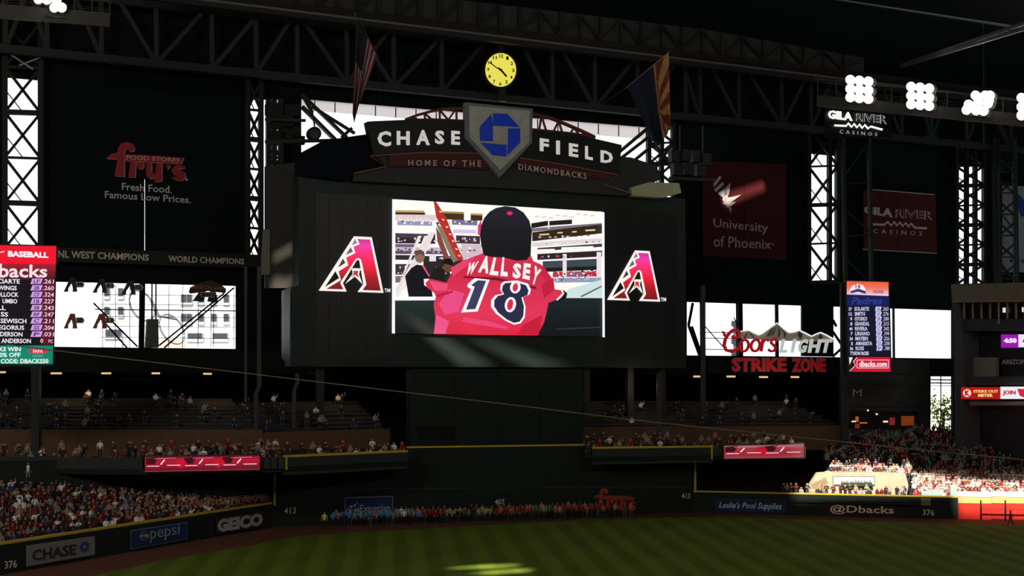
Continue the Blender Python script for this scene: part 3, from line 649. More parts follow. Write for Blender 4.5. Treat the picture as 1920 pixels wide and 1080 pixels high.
lay('cap', [(680, 290), (688, 215), (712, 155), (752, 108), (800, 80), (870, 66), (945, 76), (1005, 112), (1050, 175), (1070, 255), (1064, 340), (1060, 430), (1030, 470), (955, 476), (860, 452), (760, 446), (706, 430), (690, 360)], capc)
lay('cap_button', ell(903, 119, 22, 15), (214, 44, 92))
nm = {'W': [(600, 492), (672, 478), (632, 575), (566, 582)], 'A': [(702, 438), (758, 442), (742, 572), (664, 562)], 'L': [(783, 450), (830, 455), (816, 588), (750, 580)], 'L2': [(850, 448), (882, 450), (888, 594), (832, 590)], 'S': [(930, 490), (992, 500), (984, 612), (922, 604)], 'E': [(1010, 492), (1062, 500), (1052, 620), (998, 608)], 'Y': [(1090, 512), (1142, 545), (1100, 664), (1062, 640)]}
for k, q in nm.items(): text('name_letter', k[0], Q(*q), SB, ly(), em(246, 240, 240), pic, bold=.05, th=.004)
n1 = [(640, 606), (752, 618), (662, 856), (538, 864), (612, 690), (583, 668), (590, 648)]; n1i = [(664, 622), (726, 626), (645, 838), (575, 842), (640, 672), (614, 658)]
lay('number', n1, (250, 246, 248)); lay('number', n1i, (58, 60, 92))
n8 = [(838, 650), (860, 630), (960, 624), (1040, 648), (1062, 690), (1052, 728), (1000, 748), (1022, 820), (1016, 900), (985, 945), (935, 955), (870, 925), (800, 872), (762, 820), (764, 770), (795, 735), (850, 722), (830, 690)]
lay('number', n8, (250, 246, 248)); lay('number', [(936+(x-925)*.86-10, 790+(y-790)*.92) for x, y in n8], (40, 42, 70))
lay('number', ell(945, 675, 40, 46, 16, .2), (250, 246, 248)); lay('number', ell(945, 675, 20, 32, 14, .2), (220, 44, 82)); lay('number', ell(908, 805, 42, 58, 16, .2), (250, 246, 248)); lay('number', ell(906, 805, 22, 42, 14, .2), (216, 40, 76))
flat('white_bar', Q((22, 14), (42, 15), (42, 1022), (20, 1020)), SB, .5, em(255, 252, 255), sb, .03); flat('white_bar', Q((1595, 110), (1613, 112), (1616, 1050), (1600, 1048)), SB, .5, em(255, 252, 255), sb, .03)
# ---- the two team letters
def alogo(c0, c1, c2, lab):                            # pixels of points (612,108) (1072,990) (62,955)
    def T_(x, y):
        # affine from three points
        ax, ay = 612, 108; bx, by = 1072, 990; cx, cy = 62, 955
        det = (bx-ax)*(cy-ay)-(cx-ax)*(by-ay); s = ((x-ax)*(cy-ay)-(cx-ax)*(y-ay))/det; t = ((bx-ax)*(y-ay)-(x-ax)*(by-ay))/det
        return (c0[0]+(c1[0]-c0[0])*s+(c2[0]-c0[0])*t, c0[1]+(c1[1]-c0[1])*s+(c2[1]-c0[1])*t)
    M = lambda pp: [T_(*p) for p in pp]
    W_ = em(255, 244, 238)
    o = flat('team_letter', M([(612, 108), (888, 122), (1072, 990), (668, 975), (758, 852), (696, 490), (676, 474), (655, 482), (440, 838), (498, 970), (62, 955)]), SB, .22, W_, sb, .03, label=lab)
    g = grad('letter_red', [(0, (120, 14, 24)), (.25, (170, 20, 34)), (.45, (236, 26, 52)), (.7, (255, 44, 110)), (.88, (240, 60, 170)), (1, (205, 50, 140))])
    flat('red_fill', M([(668, 150), (862, 160), (1028, 956), (745, 946), (806, 860), (735, 520), (718, 465), (680, 445), (640, 462), (396, 832), (448, 934), (180, 928), (410, 790), (372, 655), (524, 560), (492, 440), (636, 368), (604, 272), (700, 232)]), SB, .25, g, o, .02)
    for pp, c in (([(625, 150), (665, 212), (578, 250)], (140, 132, 150)), ([(560, 278), (596, 348), (482, 400)], (104, 94, 110)), ([(440, 455), (478, 522), (362, 596)], (62, 56, 66)), ([(322, 652), (382, 758), (158, 900)], (10, 9, 12))): flat('dark_tooth', M(pp), SB, .25, em(*c), o, .02)
    flat('bar', M([(590, 605), (722, 608), (722, 636), (575, 632)]), SB, .25, W_, o, .02)
    flat('fang', M([(585, 632), (705, 636), (690, 700), (745, 855), (628, 735), (475, 850), (592, 695)]), SB, .24, W_, o, .02)
    flat('fang_red', M([(602, 645), (682, 648), (668, 690), (690, 752), (628, 706), (572, 762), (606, 695)]), SB, .28, em(196, 50, 60), o, .02)
    return o
alogo((663.7, 443), (719.2, 549.2), (597.5, 545), 'red letter emblem at the left of the screen'); alogo((1190.9, 469.5), (1238, 565.6), (1138.5, 562.2), 'smaller red letter emblem at the right of the screen')
text('trademark', 'TM', (721, 541, 732, 548), SB, .2, em(230, 230, 230), sb, .02, th=.02); text('trademark', 'TM', (1239, 558, 1249, 565), SB, .2, em(230, 230, 230), sb, .02, th=.02)
# legs below the board
for i, x in enumerate((600, 770, 1098, 1180, 1240)):
    r = root('scoreboard_column', SB.at(x, 838, -1.5), ('dark steel column under the left end of the scoreboard', 'dark steel column at the left edge of the dark batting screen', 'dark steel column at the right edge of the dark batting screen', 'dark steel column under the right half of the scoreboard', 'dark steel column under the right end of the scoreboard')[i], 'column')
    beam('shaft', SB.at(x, 845, -1.5), SB.at(x, 688, -1.5), .8, STEEL, r); beam('base_plate', SB.at(x, 846, -1.5), SB.at(x, 842, -1.5), 1.4, STEEL, r)
# batting screen under it
be = root('batting_screen', CW.at(933, 838, -3), 'plain dark green batting screen above the centre field wall', 'backdrop panel')
BE = CW.shift(-3)
for i in range(4):
    a = 772+i*80.5; rect('screen_panel', a, 692, a+80, 850, BE, 0, DARK, be, .4)
rect('vent_opening', 782, 798, 853, 823, BE, .06, mat('vent_black', (.004, .004, .004, 1)), be, .05)
# ================================================================ BALLPARK SIGN
MS = SB.shift(1.5); G = Z(3, 650, 180)
ms = root('ballpark_sign', MS.at(935, 345), 'dark arched ballpark name sign with home plate emblem on top of the scoreboard', 'sign')
flat('sign_panel', G((112, 145), (130, 142), (340, 133), (500, 133), (668, 140), (860, 158), (1047, 190), (1200, 205), (1300, 217), (1548, 275), (1530, 440), (1400, 412), (1200, 380), (970, 345), (745, 322), (450, 317), (150, 328)), MS, 0, mat('sign_black', (.008, .008, .009, 1), .5), ms, 1.2)
flat('lower_fascia', G((40, 436), (228, 398), (150, 328), (450, 317), (745, 322), (970, 345), (1200, 380), (1530, 440), (1450, 498), (1600, 545), (1610, 562), (1000, 520), (40, 478)), MS, -.3, mat('fascia_grey', (.038, .035, .031, 1), .6), ms, 1.0)
flat('left_roof_piece', G((-130, 250), (60, 222), (112, 215), (150, 328), (228, 398), (40, 436), (0, 478), (-280, 440), (-280, 330)), MS, -.5, NAVY, ms, 1.0)
flat('right_roof_piece', G((1530, 340), (1600, 345), (1745, 392), (1765, 470), (1700, 500), (1600, 545), (1450, 498), (1530, 440)), MS, -.5, mat('roof_piece_grey', (.028, .031, .030, 1), .6), ms, 1.0)
flat('pale_end', G((1600, 515), (1700, 485), (1870, 490), (1883, 545), (1780, 572), (1610, 560)), MS, .1, mat('pale_end', (.46, .46, .26, 1), .6), ms, 1.4)  # the end's pale paint stands in for light on it
RB = mat('ribbon_red', (.085, .015, .012, 1), .6); RE = mat('ribbon_edge', (.24, .085, .055, 1), .6)
flat('ribbon', G((240, 332), (450, 322), (745, 328), (775, 345), (800, 395), (780, 415), (450, 392), (300, 396), (230, 392)), MS, .05, RB, ms, .08)
flat('ribbon', G((950, 350), (1200, 390), (1500, 446), (1450, 470), (1200, 430), (940, 390)), MS, .05, RB, ms, .08)
stroke('ribbon_edge', G((745, 323), (450, 317), (132, 337), (226, 395), (40, 436)), 2.6, MS, .14, RE, ms, .1)
stroke('ribbon_edge', G((975, 348), (1200, 383), (1525, 443), (1450, 498), (1600, 547)), 2.6, MS, .14, RE, ms, .1)
AR = mat('arch_red', (.17, .028, .022, 1), .6)
def arch(pts, base, n):
    stroke('arch_rib', G(*pts), 4.5, MS, -.3, AR, ms, .5)
    stroke('arch_chord', G(*base), 3.5, MS, -.3, AR, ms, .5)
    def ev(P, t):
        f = t*(len(P)-1); i = min(int(f), len(P)-2); g = f-i; return (P[i][0]+(P[i+1][0]-P[i][0])*g, P[i][1]+(P[i+1][1]-P[i][1])*g)
    for i in range(n):
        a, b = ev(base, (i+.5)/n), ev(pts, (i+.5)/n); stroke('arch_web', G(a, b), 2.6, MS, -.3, AR, ms, .3)
        c = ev(base, (i+1)/n) if i < n//2+1 else ev(base, i/n); stroke('arch_web', G(b, c), 2.6, MS, -.3, AR, ms, .3)
arch([(335, 130), (400, 106), (480, 84), (570, 70), (668, 66)], [(335, 134), (480, 130), (668, 138)], 4)
arch([(1047, 98), (1150, 122), (1240, 158), (1320, 192), (1400, 230)], [(1047, 186), (1150, 196), (1280, 210), (1400, 236)], 4)
PLT = mat('plate_cream', (.52, .50, .42, 1), .6); PLE = mat('plate_grey_edge', (.20, .22, .22, 1), .6)
flat('home_plate', G((668, 35), (1047, 72), (1043, 262), (863, 456), (670, 234)), MS, .5, PLE, ms, .9); flat('plate_face', G((690, 54), (1030, 83), (1028, 258), (864, 418), (692, 230)), MS, .62, PLT, ms, .1)
BL = mat('emblem_blue', (.008, .07, .85, 1), .45)
for pp in (((826, 97), (905, 100), (972, 174), (822, 166)), ((812, 105), (822, 165), (822, 254), (750, 252), (750, 172)), ((755, 262), (900, 274), (898, 341), (822, 333)), ((910, 182), (976, 182), (976, 262), (906, 332))): flat('emblem_piece', G(*pp), MS, .72, BL, ms, .1)
LW_ = mat('letter_white', (.8, .78, .74, 1), .5, rgb(200, 196, 188), .7)
for s, x0, y0, x1, y1, sl_ in (('C', 175, 195, 250, 284, 4), ('H', 283, 196, 355, 276, 2), ('A', 393, 190, 468, 276, 2), ('S', 498, 192, 550, 272, 4), ('E', 590, 195, 638, 275, 3), ('F', 1088, 236, 1138, 316, 8), ('I', 1180, 250, 1200, 329, 2), ('E', 1252, 264, 1303, 345, 8), ('L', 1343, 280, 1385, 361, 8), ('D', 1430, 304, 1498, 382, 10)):
    text('letter', s, G((x0, y0), (x1, y0+sl_), (x1, y1), (x0, y1-sl_)), MS, .12, LW_, ms, bold=.035, th=.12)
LP = mat('letter_pale_pink', (.70, .50, .45, 1), .6)
text('small', 'HOME OF THE', G((347, 359), (757, 362), (757, 398), (347, 392)), MS, .2, LP, ms, bold=.015, space=1.5, each=True, th=.08)
text('small', 'DIAMONDBACKS', G((967, 380), (1350, 434), (1350, 468), (967, 414)), MS, .2, LP, ms, bold=.015, space=1.25, each=True, th=.08)
# ================================================================ CLOCK
CK = BT.shift(2.5); c0 = (939, 131)
ck = root('clock', CK.at(939, 162), 'round yellow lit clock hanging above the big sign', 'clock')
flat('case', ell(939, 131, 33, 35, 32), CK, 0, mat('clock_case', (.01, .009, .008, 1), .6), ck, .8)
cf = mat('clock_face', (.5, .45, .1, 1), .5, rgb(226, 214, 84), 1.0); flat('dial', ell(939, 131, 28.8, 31.5, 36), CK, .1, cf, ck, .06)
BK = mat('clock_black', (.005, .005, .005, 1), .6)
for i in range(1, 13):
    a = math.radians(30*i+2); x, y = 939+23.5*math.sin(a), 131-26*math.cos(a); wn = 2.2 if i < 10 else 3.6
    text('numeral', str(i), (x-wn, y-3.2, x+wn, y+3.2), CK, .16, BK, ck, bold=.03, th=.03)
stroke('minute_hand', [(944, 134.5), (930, 126), (918, 116.5)], 1.8, CK, .22, BK, ck, .04); stroke('hour_hand', [(934, 127), (942, 134), (950, 143.5)], 3.2, CK, .26, BK, ck, .04)
flat('hub', ell(939.5, 131, 2.4, 2.4, 10), CK, .3, BK, ck, .04)
beam('hanger', CK.at(939, 98, -.4), CK.at(939, 84, -.4), .5, STEEL, ck); beam('hanger', CK.at(941, 166, -.4), CK.at(942, 190, -.4), .8, STEEL, ck)
# ================================================================ BANNERS ON THE BACK WALL
WP = BF.shift(.0); TXG = mat('print_grey', (.66, .68, .66, 1), .7)
# grocery banner
F_ = Z(7.2, 180, 250); fr = root('grocery_banner', WP.at(275, 400, .6), 'tall dark banner with red script lettering over two pale slogan lines, upper left', 'banner')
rect('banner_sheet', 92, 162, 270.6, 462, WP, .1, mat('banner_dark', (.006, .009, .0095, 1), .9, spec=.15), fr, .06); flat('banner_sheet', [(273.6, 163), (458, 178), (459, 468), (273.6, 463)], WP, .1, mat('banner_dark', (.006, .009, .0095, 1), .9, spec=.15), fr, .06)
flat('banner_sheet', [(270.6, 162), (273.6, 163), (273.6, 335), (270.6, 335)], WP, .1, mat('banner_dark', (.006, .009, .0095, 1), .9, spec=.15), fr, .06)
FRD = mat('script_red', (.46, .026, .034, 1), .6); FCR = mat('script_cream', (.66, .50, .44, 1), .6)
shp = [[(250, 575), (290, 350), (140, 340), (200, 275), (285, 262), (300, 190), (340, 135), (420, 112), (490, 140), (520, 190), (512, 240), (455, 246), (430, 215), (395, 212), (380, 270), (382, 350), (385, 580)],
       [(385, 285), (680, 292), (1185, 330), (1150, 412), (395, 368)], [(470, 375), (540, 385), (530, 590), (435, 590)], [(545, 385), (640, 388), (648, 450), (610, 482), (565, 470)],
       [(680, 385), (752, 392), (752, 530), (800, 545), (815, 400), (890, 402), (890, 640), (795, 655), (790, 605), (720, 612), (675, 560)], [(945, 420), (1000, 430), (968, 490)],
       [(1080, 430), (1190, 440), (1205, 470), (1100, 482), (1195, 520), (1215, 585), (1165, 636), (1070, 632), (1010, 592), (1120, 588), (1035, 545), (1020, 480)]]
for i, s in enumerate(shp):
    flat('script_outline', F_(*[(x+9, y+7) for x, y in s]), WP, .16, FCR, fr, .05); flat('script_stroke', F_(*s), WP, .24, FRD, fr, .05)
text('small', 'FOOD STORES', F_((412, 290), (1135, 336), (1130, 386), (412, 354)), WP, .32, FCR, fr, bold=.02, each=True, th=.04)
text('small', 'Fresh Food.', F_((350, 668), (1022, 708), (1025, 810), (350, 765)), WP, .2, TXG, fr, bold=.012, each=True, th=.05)
text('small', 'Famous Low Prices.', F_((120, 775), (1280, 850), (1282, 945), (120, 872)), WP, .2, TXG, fr, bold=.012, each=True, th=.05)
flat('registered_mark', F_(*ell(1225, 625, 16, 16, 10)), WP, .2, TXG, fr, .04)
# the slit of daylight between the two panel leaves
# champions fascia
cf_ = root('champions_fascia', WP.at(280, 490, 1.5), 'long dark ledge lettered NL WEST CHAMPIONS and WORLD CHAMPIONS', 'ledge')
flat('ledge', [(98, 463), (500, 478), (540, 497), (540, 502), (462, 500), (98, 489)], WP, 1.8, mat('ledge_dark', (.02, .021, .022, 1)), cf_, 2.0)
stroke('ledge_edge', [(105, 489.5), (280, 495), (460, 501)], 1.4, WP, 1.9, STEEL2, cf_, .1)
CT = mat('champion_letter', (.72, .64, .52, 1), .6)
text('l', 'NL WEST CHAMPIONS', [(109, 469), (279, 477), (279, 489), (109, 483)], WP, 1.9, CT, cf_, bold=.02, each=True, th=.08)
text('l', 'WORLD CHAMPIONS', [(316, 479), (458, 485), (458, 496), (316, 491)], WP, 1.9, CT, cf_, bold=.02, each=True, th=.08)
# hanging year emblems
def yearA(x, y, yr, lab, col, w_=32, h=30):
    r = root('year_emblem', WP.at(x, y+h, 1), lab, 'emblem', 'year emblems hanging in the left glass wall')
    A_ = [(x-w_*.08, y), (x+w_*.24, y), (x+w_*.40, y+h), (x+w_*.08, y+h), (x+w_*.10, y+h*.75), (x+w_*.02, y+h*.4), (x-w_*.2, y+h*.75), (x-w_*.22, y+h), (x-w_*.52, y+h), (x-w_*.45, y+h*.85)]
    flat('letter_shape', A_, WP, 1.0, col, r, .2); flat('year_disc', [(x+w_*.3, y+7), (x+w_*.75, y+7), (x+w_*.88, y+12), (x+w_*.8, y+18), (x+w_*.35, y+18)], WP, 1.05, mat('disc_tan', (.50, .42, .34, 1)), r, .12)
    text('year', yr, (x+w_*.36, y+9, x+w_*.74, y+16), WP, 1.2, BK, r, bold=.03, th=.04)
dkA = mat('emblem_slate', (.04, .05, .062, 1)); rdA = mat('emblem_rust', (.42, .13, .09, 1))
yearA(134, 521, '99', 'dark hanging letter emblem with year disc, nearest the lit roster board', dkA, 28, 26); yearA(189, 523, '01', 'dark hanging letter emblem with year 01 disc, middle of the upper row', dkA, 30, 26); yearA(243, 526, '02', 'dark hanging letter emblem with year 02 disc, beside the thick window post', dkA, 30, 26)
yearA(134, 588, '07', 'rust hanging letter emblem with a year 07 disc, lower row', rdA, 28, 28); yearA(189, 588, '11', 'rust hanging letter emblem with a year 11 disc, lower row', rdA, 30, 28)
wc = root('world_champions_emblem', WP.at(390, 566, 1), 'dark rust crest with World Champions script hanging at the right of the glass wall', 'emblem')
W5 = Z(4.923, 90, 500)
flat('crest', W5((1315, 190), (1400, 150), (1500, 125), (1590, 160), (1645, 205), (1640, 245), (1480, 225), (1320, 250), (1300, 235)), WP, 1.0, mat('crest_rust', (.13, .045, .045, 1)), wc, .2)
flat('crest_leg', W5((1395, 235), (1455, 225), (1440, 322), (1335, 318)), WP, 1.0, dkA, wc, .2); flat('crest_leg', W5((1500, 225), (1550, 235), (1572, 330), (1470, 322)), WP, 1.0, dkA, wc, .2)
flat('plaque', W5((1400, 232), (1545, 232), (1535, 285), (1410, 280)), WP, 1.15, mat('disc_tan', (.50, .42, .34, 1)), wc, .1); text('year', '2001', W5((1412, 242), (1532, 242), (1530, 272), (1414, 272)), WP, 1.25, BK, wc, bold=.03, th=.04)
text('script', 'World Champions', W5((1330, 165), (1632, 185), (1632, 222), (1322, 215)), WP, 1.2, mat('script_pink', (.6, .36, .36, 1)), wc, shear=.3, th=.04)
# university banner
ub = root('university_banner', UP.at(1400, 490), 'maroon banner with pale bird emblem and two lines of lettering, right of the scoreboard', 'banner')
MR = mat('maroon_gloss', (.085, .013, .015, 1), .35)
flat('banner_sheet', [(1318, 302), (1395, 304), (1395, 483), (1318, 480)], UP, 0, MR, ub, .1); flat('banner_sheet', [(1396, 304), (1474, 308), (1474, 488), (1396, 483)], UP, 0, MR, ub, .1)
UT = mat('banner_grey_print', (.62, .50, .47, 1), .5)
text('s', 'University', [(1338, 409), (1440, 419), (1440, 441), (1338, 431)], UP, .1, UT, ub, bold=.005, each=True, th=.05)
text('s', 'of Phoenix', [(1338, 441), (1446, 449), (1446, 467), (1338, 463)], UP, .1, UT, ub, bold=.005, each=True, th=.05)
flat('registered_mark', ell(1449, 458, 2, 2, 8), UP, .1, UT, ub, .04)
U = Z(4, 960, 270)
for pp in ([(1510, 300), (1560, 235), (1570, 255), (1515, 325)], [(1515, 340), (1580, 285), (1590, 305), (1530, 360)], [(1540, 370), (1600, 330), (1620, 380), (1580, 400)], [(1600, 330), (1640, 290), (1630, 360), (1600, 450), (1580, 420)], [(1590, 400), (1640, 400), (1720, 380), (1640, 440), (1600, 450)], [(1575, 440), (1600, 440), (1650, 480), (1640, 520), (1620, 470)], [(1600, 450), (1680, 430), (1660, 455), (1620, 480)]):
    flat('bird_feather', U(*pp), UP, .1, UT, ub, .06)
# red casino banner and lit casino sign
gr = root('casino_banner', UP.at(1690, 470), 'dark red banner with zigzag line emblem between thin pale rails', 'banner')
flat('banner_sheet', [(1619, 357), (1683, 361), (1683, 471), (1620, 467)], UP, 0, mat('casino_red', (.095, .014, .012, 1), .6), gr, .1); flat('banner_sheet', [(1684, 361), (1754, 365), (1757, 474), (1684, 471)], UP, 0, mat('casino_red', (.095, .014, .012, 1), .6), gr, .1)
for pp in ([(1631, 355), (1753, 365)], [(1618, 467.5), (1757, 475)]): stroke('rail', pp, 1.7, UP, .15, UT, gr, .1)
GT = mat('casino_print', (.74, .62, .58, 1), .6)
def outl(s, q, pl, off, mt, par, inner):
    cx = sum(p[0] for p in q)/4
    text('outline', s, q, pl, off, mt, par, bold=.030, each=True, th=.05); text('inner', s, q, pl, off+.06, inner, par, bold=-.012, each=True, th=.04, part='letter_inset')
text('g', 'GILA', [(1620, 386), (1674, 391), (1674, 408), (1620, 400)], UP, .1, GT, gr, bold=.05, each=True, th=.05)
outl('RIVER', [(1677, 391), (1751, 396), (1751, 413), (1677, 408)], UP, .1, GT, gr, mat('casino_red', (.095, .014, .012, 1), .6))
stroke('mountain_line', [(1632, 420), (1658, 421.5), (1665, 416), (1671, 423), (1677, 416), (1682, 423), (1687, 417), (1693, 424), (1698, 418), (1704, 425), (1708, 419), (1716, 427), (1738, 428)], 4, UP, .12, GT, gr, .06)
text('g', 'CASINOS', [(1638, 429), (1729, 434), (1729, 442), (1638, 437)], UP, .1, GT, gr, bold=.0, space=1.9, each=True, th=.05)
GSP = BT.shift(.8); WLT = em(250, 250, 246); WDM = em(150, 150, 148)
gs = root('casino_sign', GSP.at(1610, 255), 'small lit white lettered sign with zigzag line hung on the truss under the floodlights', 'sign')
rect('backing', 1546, 200, 1672, 258, GSP, -.3, mat('sign_black', (.008, .008, .009, 1), .5), gs, .2)
text('g', 'GILA', [(1553, 206), (1599, 211), (1599, 227), (1553, 222)], GSP, 0, WLT, gs, bold=.05, each=True, th=.1)
outl('RIVER', [(1603, 211), (1665, 216), (1665, 233), (1603, 227)], GSP, 0, WDM, gs, mat('sign_black', (.008, .008, .009, 1), .5))
stroke('mountain_line', [(1565, 235), (1587, 236), (1591, 231), (1597, 238), (1602, 232), (1607, 239), (1612, 233), (1617, 240), (1622, 234), (1628, 241), (1633, 237), (1655, 243)], 3.6, GSP, .02, WLT, gs, .1)
text('g', 'CASINOS', [(1575, 243), (1645, 249), (1645, 255), (1575, 250)], GSP, 0, WDM, gs, bold=.0, space=1.9, each=True, th=.06)
# right edge banner
rb = root('white_banner', UP.at(1900, 500), 'pale banner with a blue swoosh cut off by the right edge of the picture', 'banner')
flat('banner_sheet', [(1880, 348), (2010, 352), (2010, 512), (1880, 510)], UP, 0, mat('banner_pale', (.28, .32, .34, 1)), rb, .1)
flat('blue_shape', [(1908, 362), (1925, 380), (1960, 400), (1960, 420), (1915, 405), (1905, 380)], UP, .1, mat('banner_blue', (.02, .06, .20, 1)), rb, .05)
text('t', 'Arizona', [(1893, 484), (1960, 487), (1960, 495), (1893, 492)], UP, .1, BK, rb, each=True, th=.04)
# extra lattice in front of it
tw = root('lattice_tower', TP.at(1885, 535), 'grey open lattice tower near the right edge in front of the pale banner', 'tower')
for x in (1866, 1876, 1903): beam('post', TP.at(x, 536, 3), TP.at(x-4, 262, 3), .35, STEEL, tw)
for i in range(6):
    y = 300+i*40; beam('brace', TP.at(1876, y, 3), TP.at(1903, y+24, 3), .25, STEEL, tw); beam('brace', TP.at(1903, y-4, 3), TP.at(1876, y+20, 3), .25, STEEL, tw); beam('strut', TP.at(1876, y+22, 3), TP.at(1903, y+22, 3), .22, STEEL, tw)
for (xa, xb, xc, lab) in ((1583, 1632, 530, 'dark steel frame of two tall posts left of the red casino banner'), (1868, 1905, 540, 'dark steel frame of two tall posts at the far right')):
    r = root('post_frame', BT.at(xa, xc), lab, 'steel frame')
    for x in (xa, xb): beam('post', BT.at(x+2, xc), BT.at(x-3, 258), .55, STEEL2, r)
    beam('brace', BT.at(xa+4, 395), BT.at(xb, 435), .16, STEEL2, r); beam('brace', BT.at(xa+6, 490), BT.at(xb, 530), .18, STEEL2, r); beam('brace', BT.at(xa, 330), BT.at(xb, 262), .16, STEEL2, r)
    for y in (345, 443): beam('strut', BT.at(xa, y), BT.at(xb, y-3), .2, STEEL2, r)
# ================================================================ FLOODLIGHT RACKS
def rack(pl, x0, y0, x1, y1, h, lab, banks, seeds):
    r = root('floodlight_rack', pl.at((x0+x1)/2, (y0+y1)/2+h), lab, 'floodlight rack'); RS = mat('rack_steel', (.055, .050, .042, 1), .5)
    sl_ = (y1-y0)/(x1-x0); f = lambda x: y0+(x-x0)*sl_; g = lambda x: f(x)+h*(1-(x-x0)*.0002)
    beam('rail', pl.at(x0, f(x0)), pl.at(x1, f(x1)), .16, RS, r); beam('walkway', pl.at(x0+8, g(x0)), pl.at(x1, g(x1)), .35, RS, r, 1.4)
    for k in range(5): beam('rail', pl.at(x0+8, g(x0)-4-k*4.5), pl.at(x1, g(x1)-4-k*4.5), .05, STEEL2, r)
    n = int((x1-x0)/34)
    for i in range(n+1): x = x0+8+i*(x1-x0-8)/n; beam('post', pl.at(x, g(x)), pl.at(x, f(x)), .12, RS, r)
    GL = mat('lamp_glow', (1, 1, 1, 1), .5, (1, .97, .90, 1), 14)
    for bx, by, lamps, lb in banks:
        b = root('floodlight_bank', pl.at(bx, by+20, 1), lb, 'floodlight', 'floodlight banks on the racks')
        beam('bracket', pl.at(bx-18, by+22, .6), pl.at(bx+20, by+25, .6), .2, STEEL2, b)
        for i, (dx, dy) in enumerate(lamps):
            x, y = bx+dx, by+dy
            flat('lamp_housing', ell(x, y, 9.3, 9.3, 14), pl, .85, mat('housing_alu', (.5, .5, .48, 1), .4), b, .9); flat('lamp', ell(x, y, 8.3, 8.3, 14), pl, .95, GL, b, .08)
g9 = [(dx, dy+dx*.09) for dy in (-16, 1, 17) for dx in (-17, 0, 17)]
RP = VP.px(1525, 168, 1920, 150)
rack(RP, 1525, 147, 1985, 194, 42, 'pale floodlight walkway at the upper right carrying the lamp banks', [(1611, 167, g9, 'first bright nine lamp floodlight bank, above the lit casino sign'), (1725, 180, g9, 'second bright nine lamp floodlight bank from the left'),
     (1838, 194, [(-9, -15), (9, -15), (18, -15), (14, 0), (-4, -2), (-22, 2), (-26, 12), (-8, 13), (6, 14), (16, -6)], 'third floodlight bank with an uneven cluster of lamps'), (1932, 201, g9, 'floodlight bank cut off by the right edge of the picture')], 1)
LPn = VP.px(-60, 128, 206, 132)
rack(LPn, -70, -22, 206, 2, 38, 'floodlight walkway crossing the top left corner', [(102, 8, [(-30, -10), (-14, -9), (4, -8), (0, 6), (14, 6)], 'small bright lamp bank at the top left corner')], 2)
# ================================================================ LIT ROSTER BOARD, LEFT
LB = VP.px(-60, 114, 105, 116.5); R5 = Z(4.318, 0, 450)
lb_ = root('roster_board', LB.at(30, 684), 'lit red roster board cut off by the left edge, with a green ad below', 'scoreboard')
flat('cabinet', [(-70, 455), (107, 460), (101, 686), (-70, 690)], LB, -.02, FR, lb_, 1.6)
lbg = em(10, 5, 16); W1 = em(244, 236, 246)
flat('header_panel', R5((-260, 38), (456, 50), (452, 195), (-260, 190)), LB, .05, em(236, 8, 44), lb_, .05)
text('h', 'BASEBALL', R5((64, 86), (392, 100), (392, 146), (64, 136)), LB, .1, em(255, 240, 244), lb_, bold=.05, each=True, th=.02)
stroke('check_mark', R5((-90, 100), (-30, 108), (36, 92)), 1.6, LB, .1, em(255, 240, 244), lb_, .02)
flat('team_panel', R5((-260, 190), (452, 196), (444, 322), (-260, 318)), LB, .05, grad('team_panel', [(0, (40, 4, 22)), (.5, (110, 8, 34)), (1, (170, 14, 40))]), lb_, .05)
text('h', 'D-backs', R5((-200, 186), (385, 204), (382, 304), (-200, 306)), LB, .1, em(250, 222, 226), lb_, bold=.022, each=True, th=.02)
flat('list_panel', R5((-260, 318), (444, 322), (430, 848), (-260, 846)), LB, .05, lbg, lb_, .05)
flat('average_panel', R5((338, 322), (444, 322), (430, 848), (330, 846)), LB, .07, em(92, 10, 40), lb_, .02)
rows = [('CIARTE', 'LF', '.261', 160), ('WINGS', '2B', '.260', 135), ('OLLOCK', 'CF', '.324', 150), ('UMBO', '1B', '.227', 140), ('LL', '3B', '.243', 46), ('SS', 'RF', '.247', 66), ('SEWISCH', 'C', '.211', 214), ('EGORIUS', 'SS', '.204', 196), ('DERSON', 'P', '.031', 182)]
for i, (a, b, c, xr) in enumerate(rows):
    y = 312+i*53.5
    text('player_name', a, R5((xr-30*len(a), y+2), (xr, y+6), (xr, y+42), (xr-30*len(a), y+40)), LB, .1, W1, lb_, bold=.02, th=.02)
    flat('position_tile', R5((262, y), (346, y), (330, y+44), (246, y+44)), LB, .09, em(206, 160, 226), lb_, .02); text('position', b, R5((276, y+8), (322, y+8), (318, y+38), (270, y+38)), LB, .12, em(90, 50, 120), lb_, bold=.03, th=.02)
    text('average', c, R5((350, y+4), (438, y+8), (434, y+42), (346, y+40)), LB, .12, em(244, 214, 230), lb_, bold=.01, th=.02)
text('player_name', 'E ANDERSON', R5((-20, 796), (250, 800), (250, 836), (-20, 834)), LB, .1, W1, lb_, bold=.02, th=.02); text('count', '0', R5((326, 800), (350, 800), (350, 832), (326, 832)), LB, .12, W1, lb_, th=.02); text('count', 'PC', R5((394, 806), (428, 808), (428, 834), (394, 832)), LB, .12, W1, lb_, th=.02)
flat('ad_panel', R5((-260, 852), (430, 854), (426, 1004), (-260, 1004)), LB, .05, em(8, 132, 108), lb_, .05)
for s, q in (('KS WIN', (-6, 866, 168, 902)), ('0% OFF', (-6, 912, 166, 948)), ('M CODE: DBACKS50', (-44, 962, 392, 1000))): text('ad_text', s, R5(*[(q[0], q[1]), (q[2], q[1]), (q[2], q[3]), (q[0], q[3])]), LB, .1, em(226, 250, 240), lb_, bold=.03, th=.02)
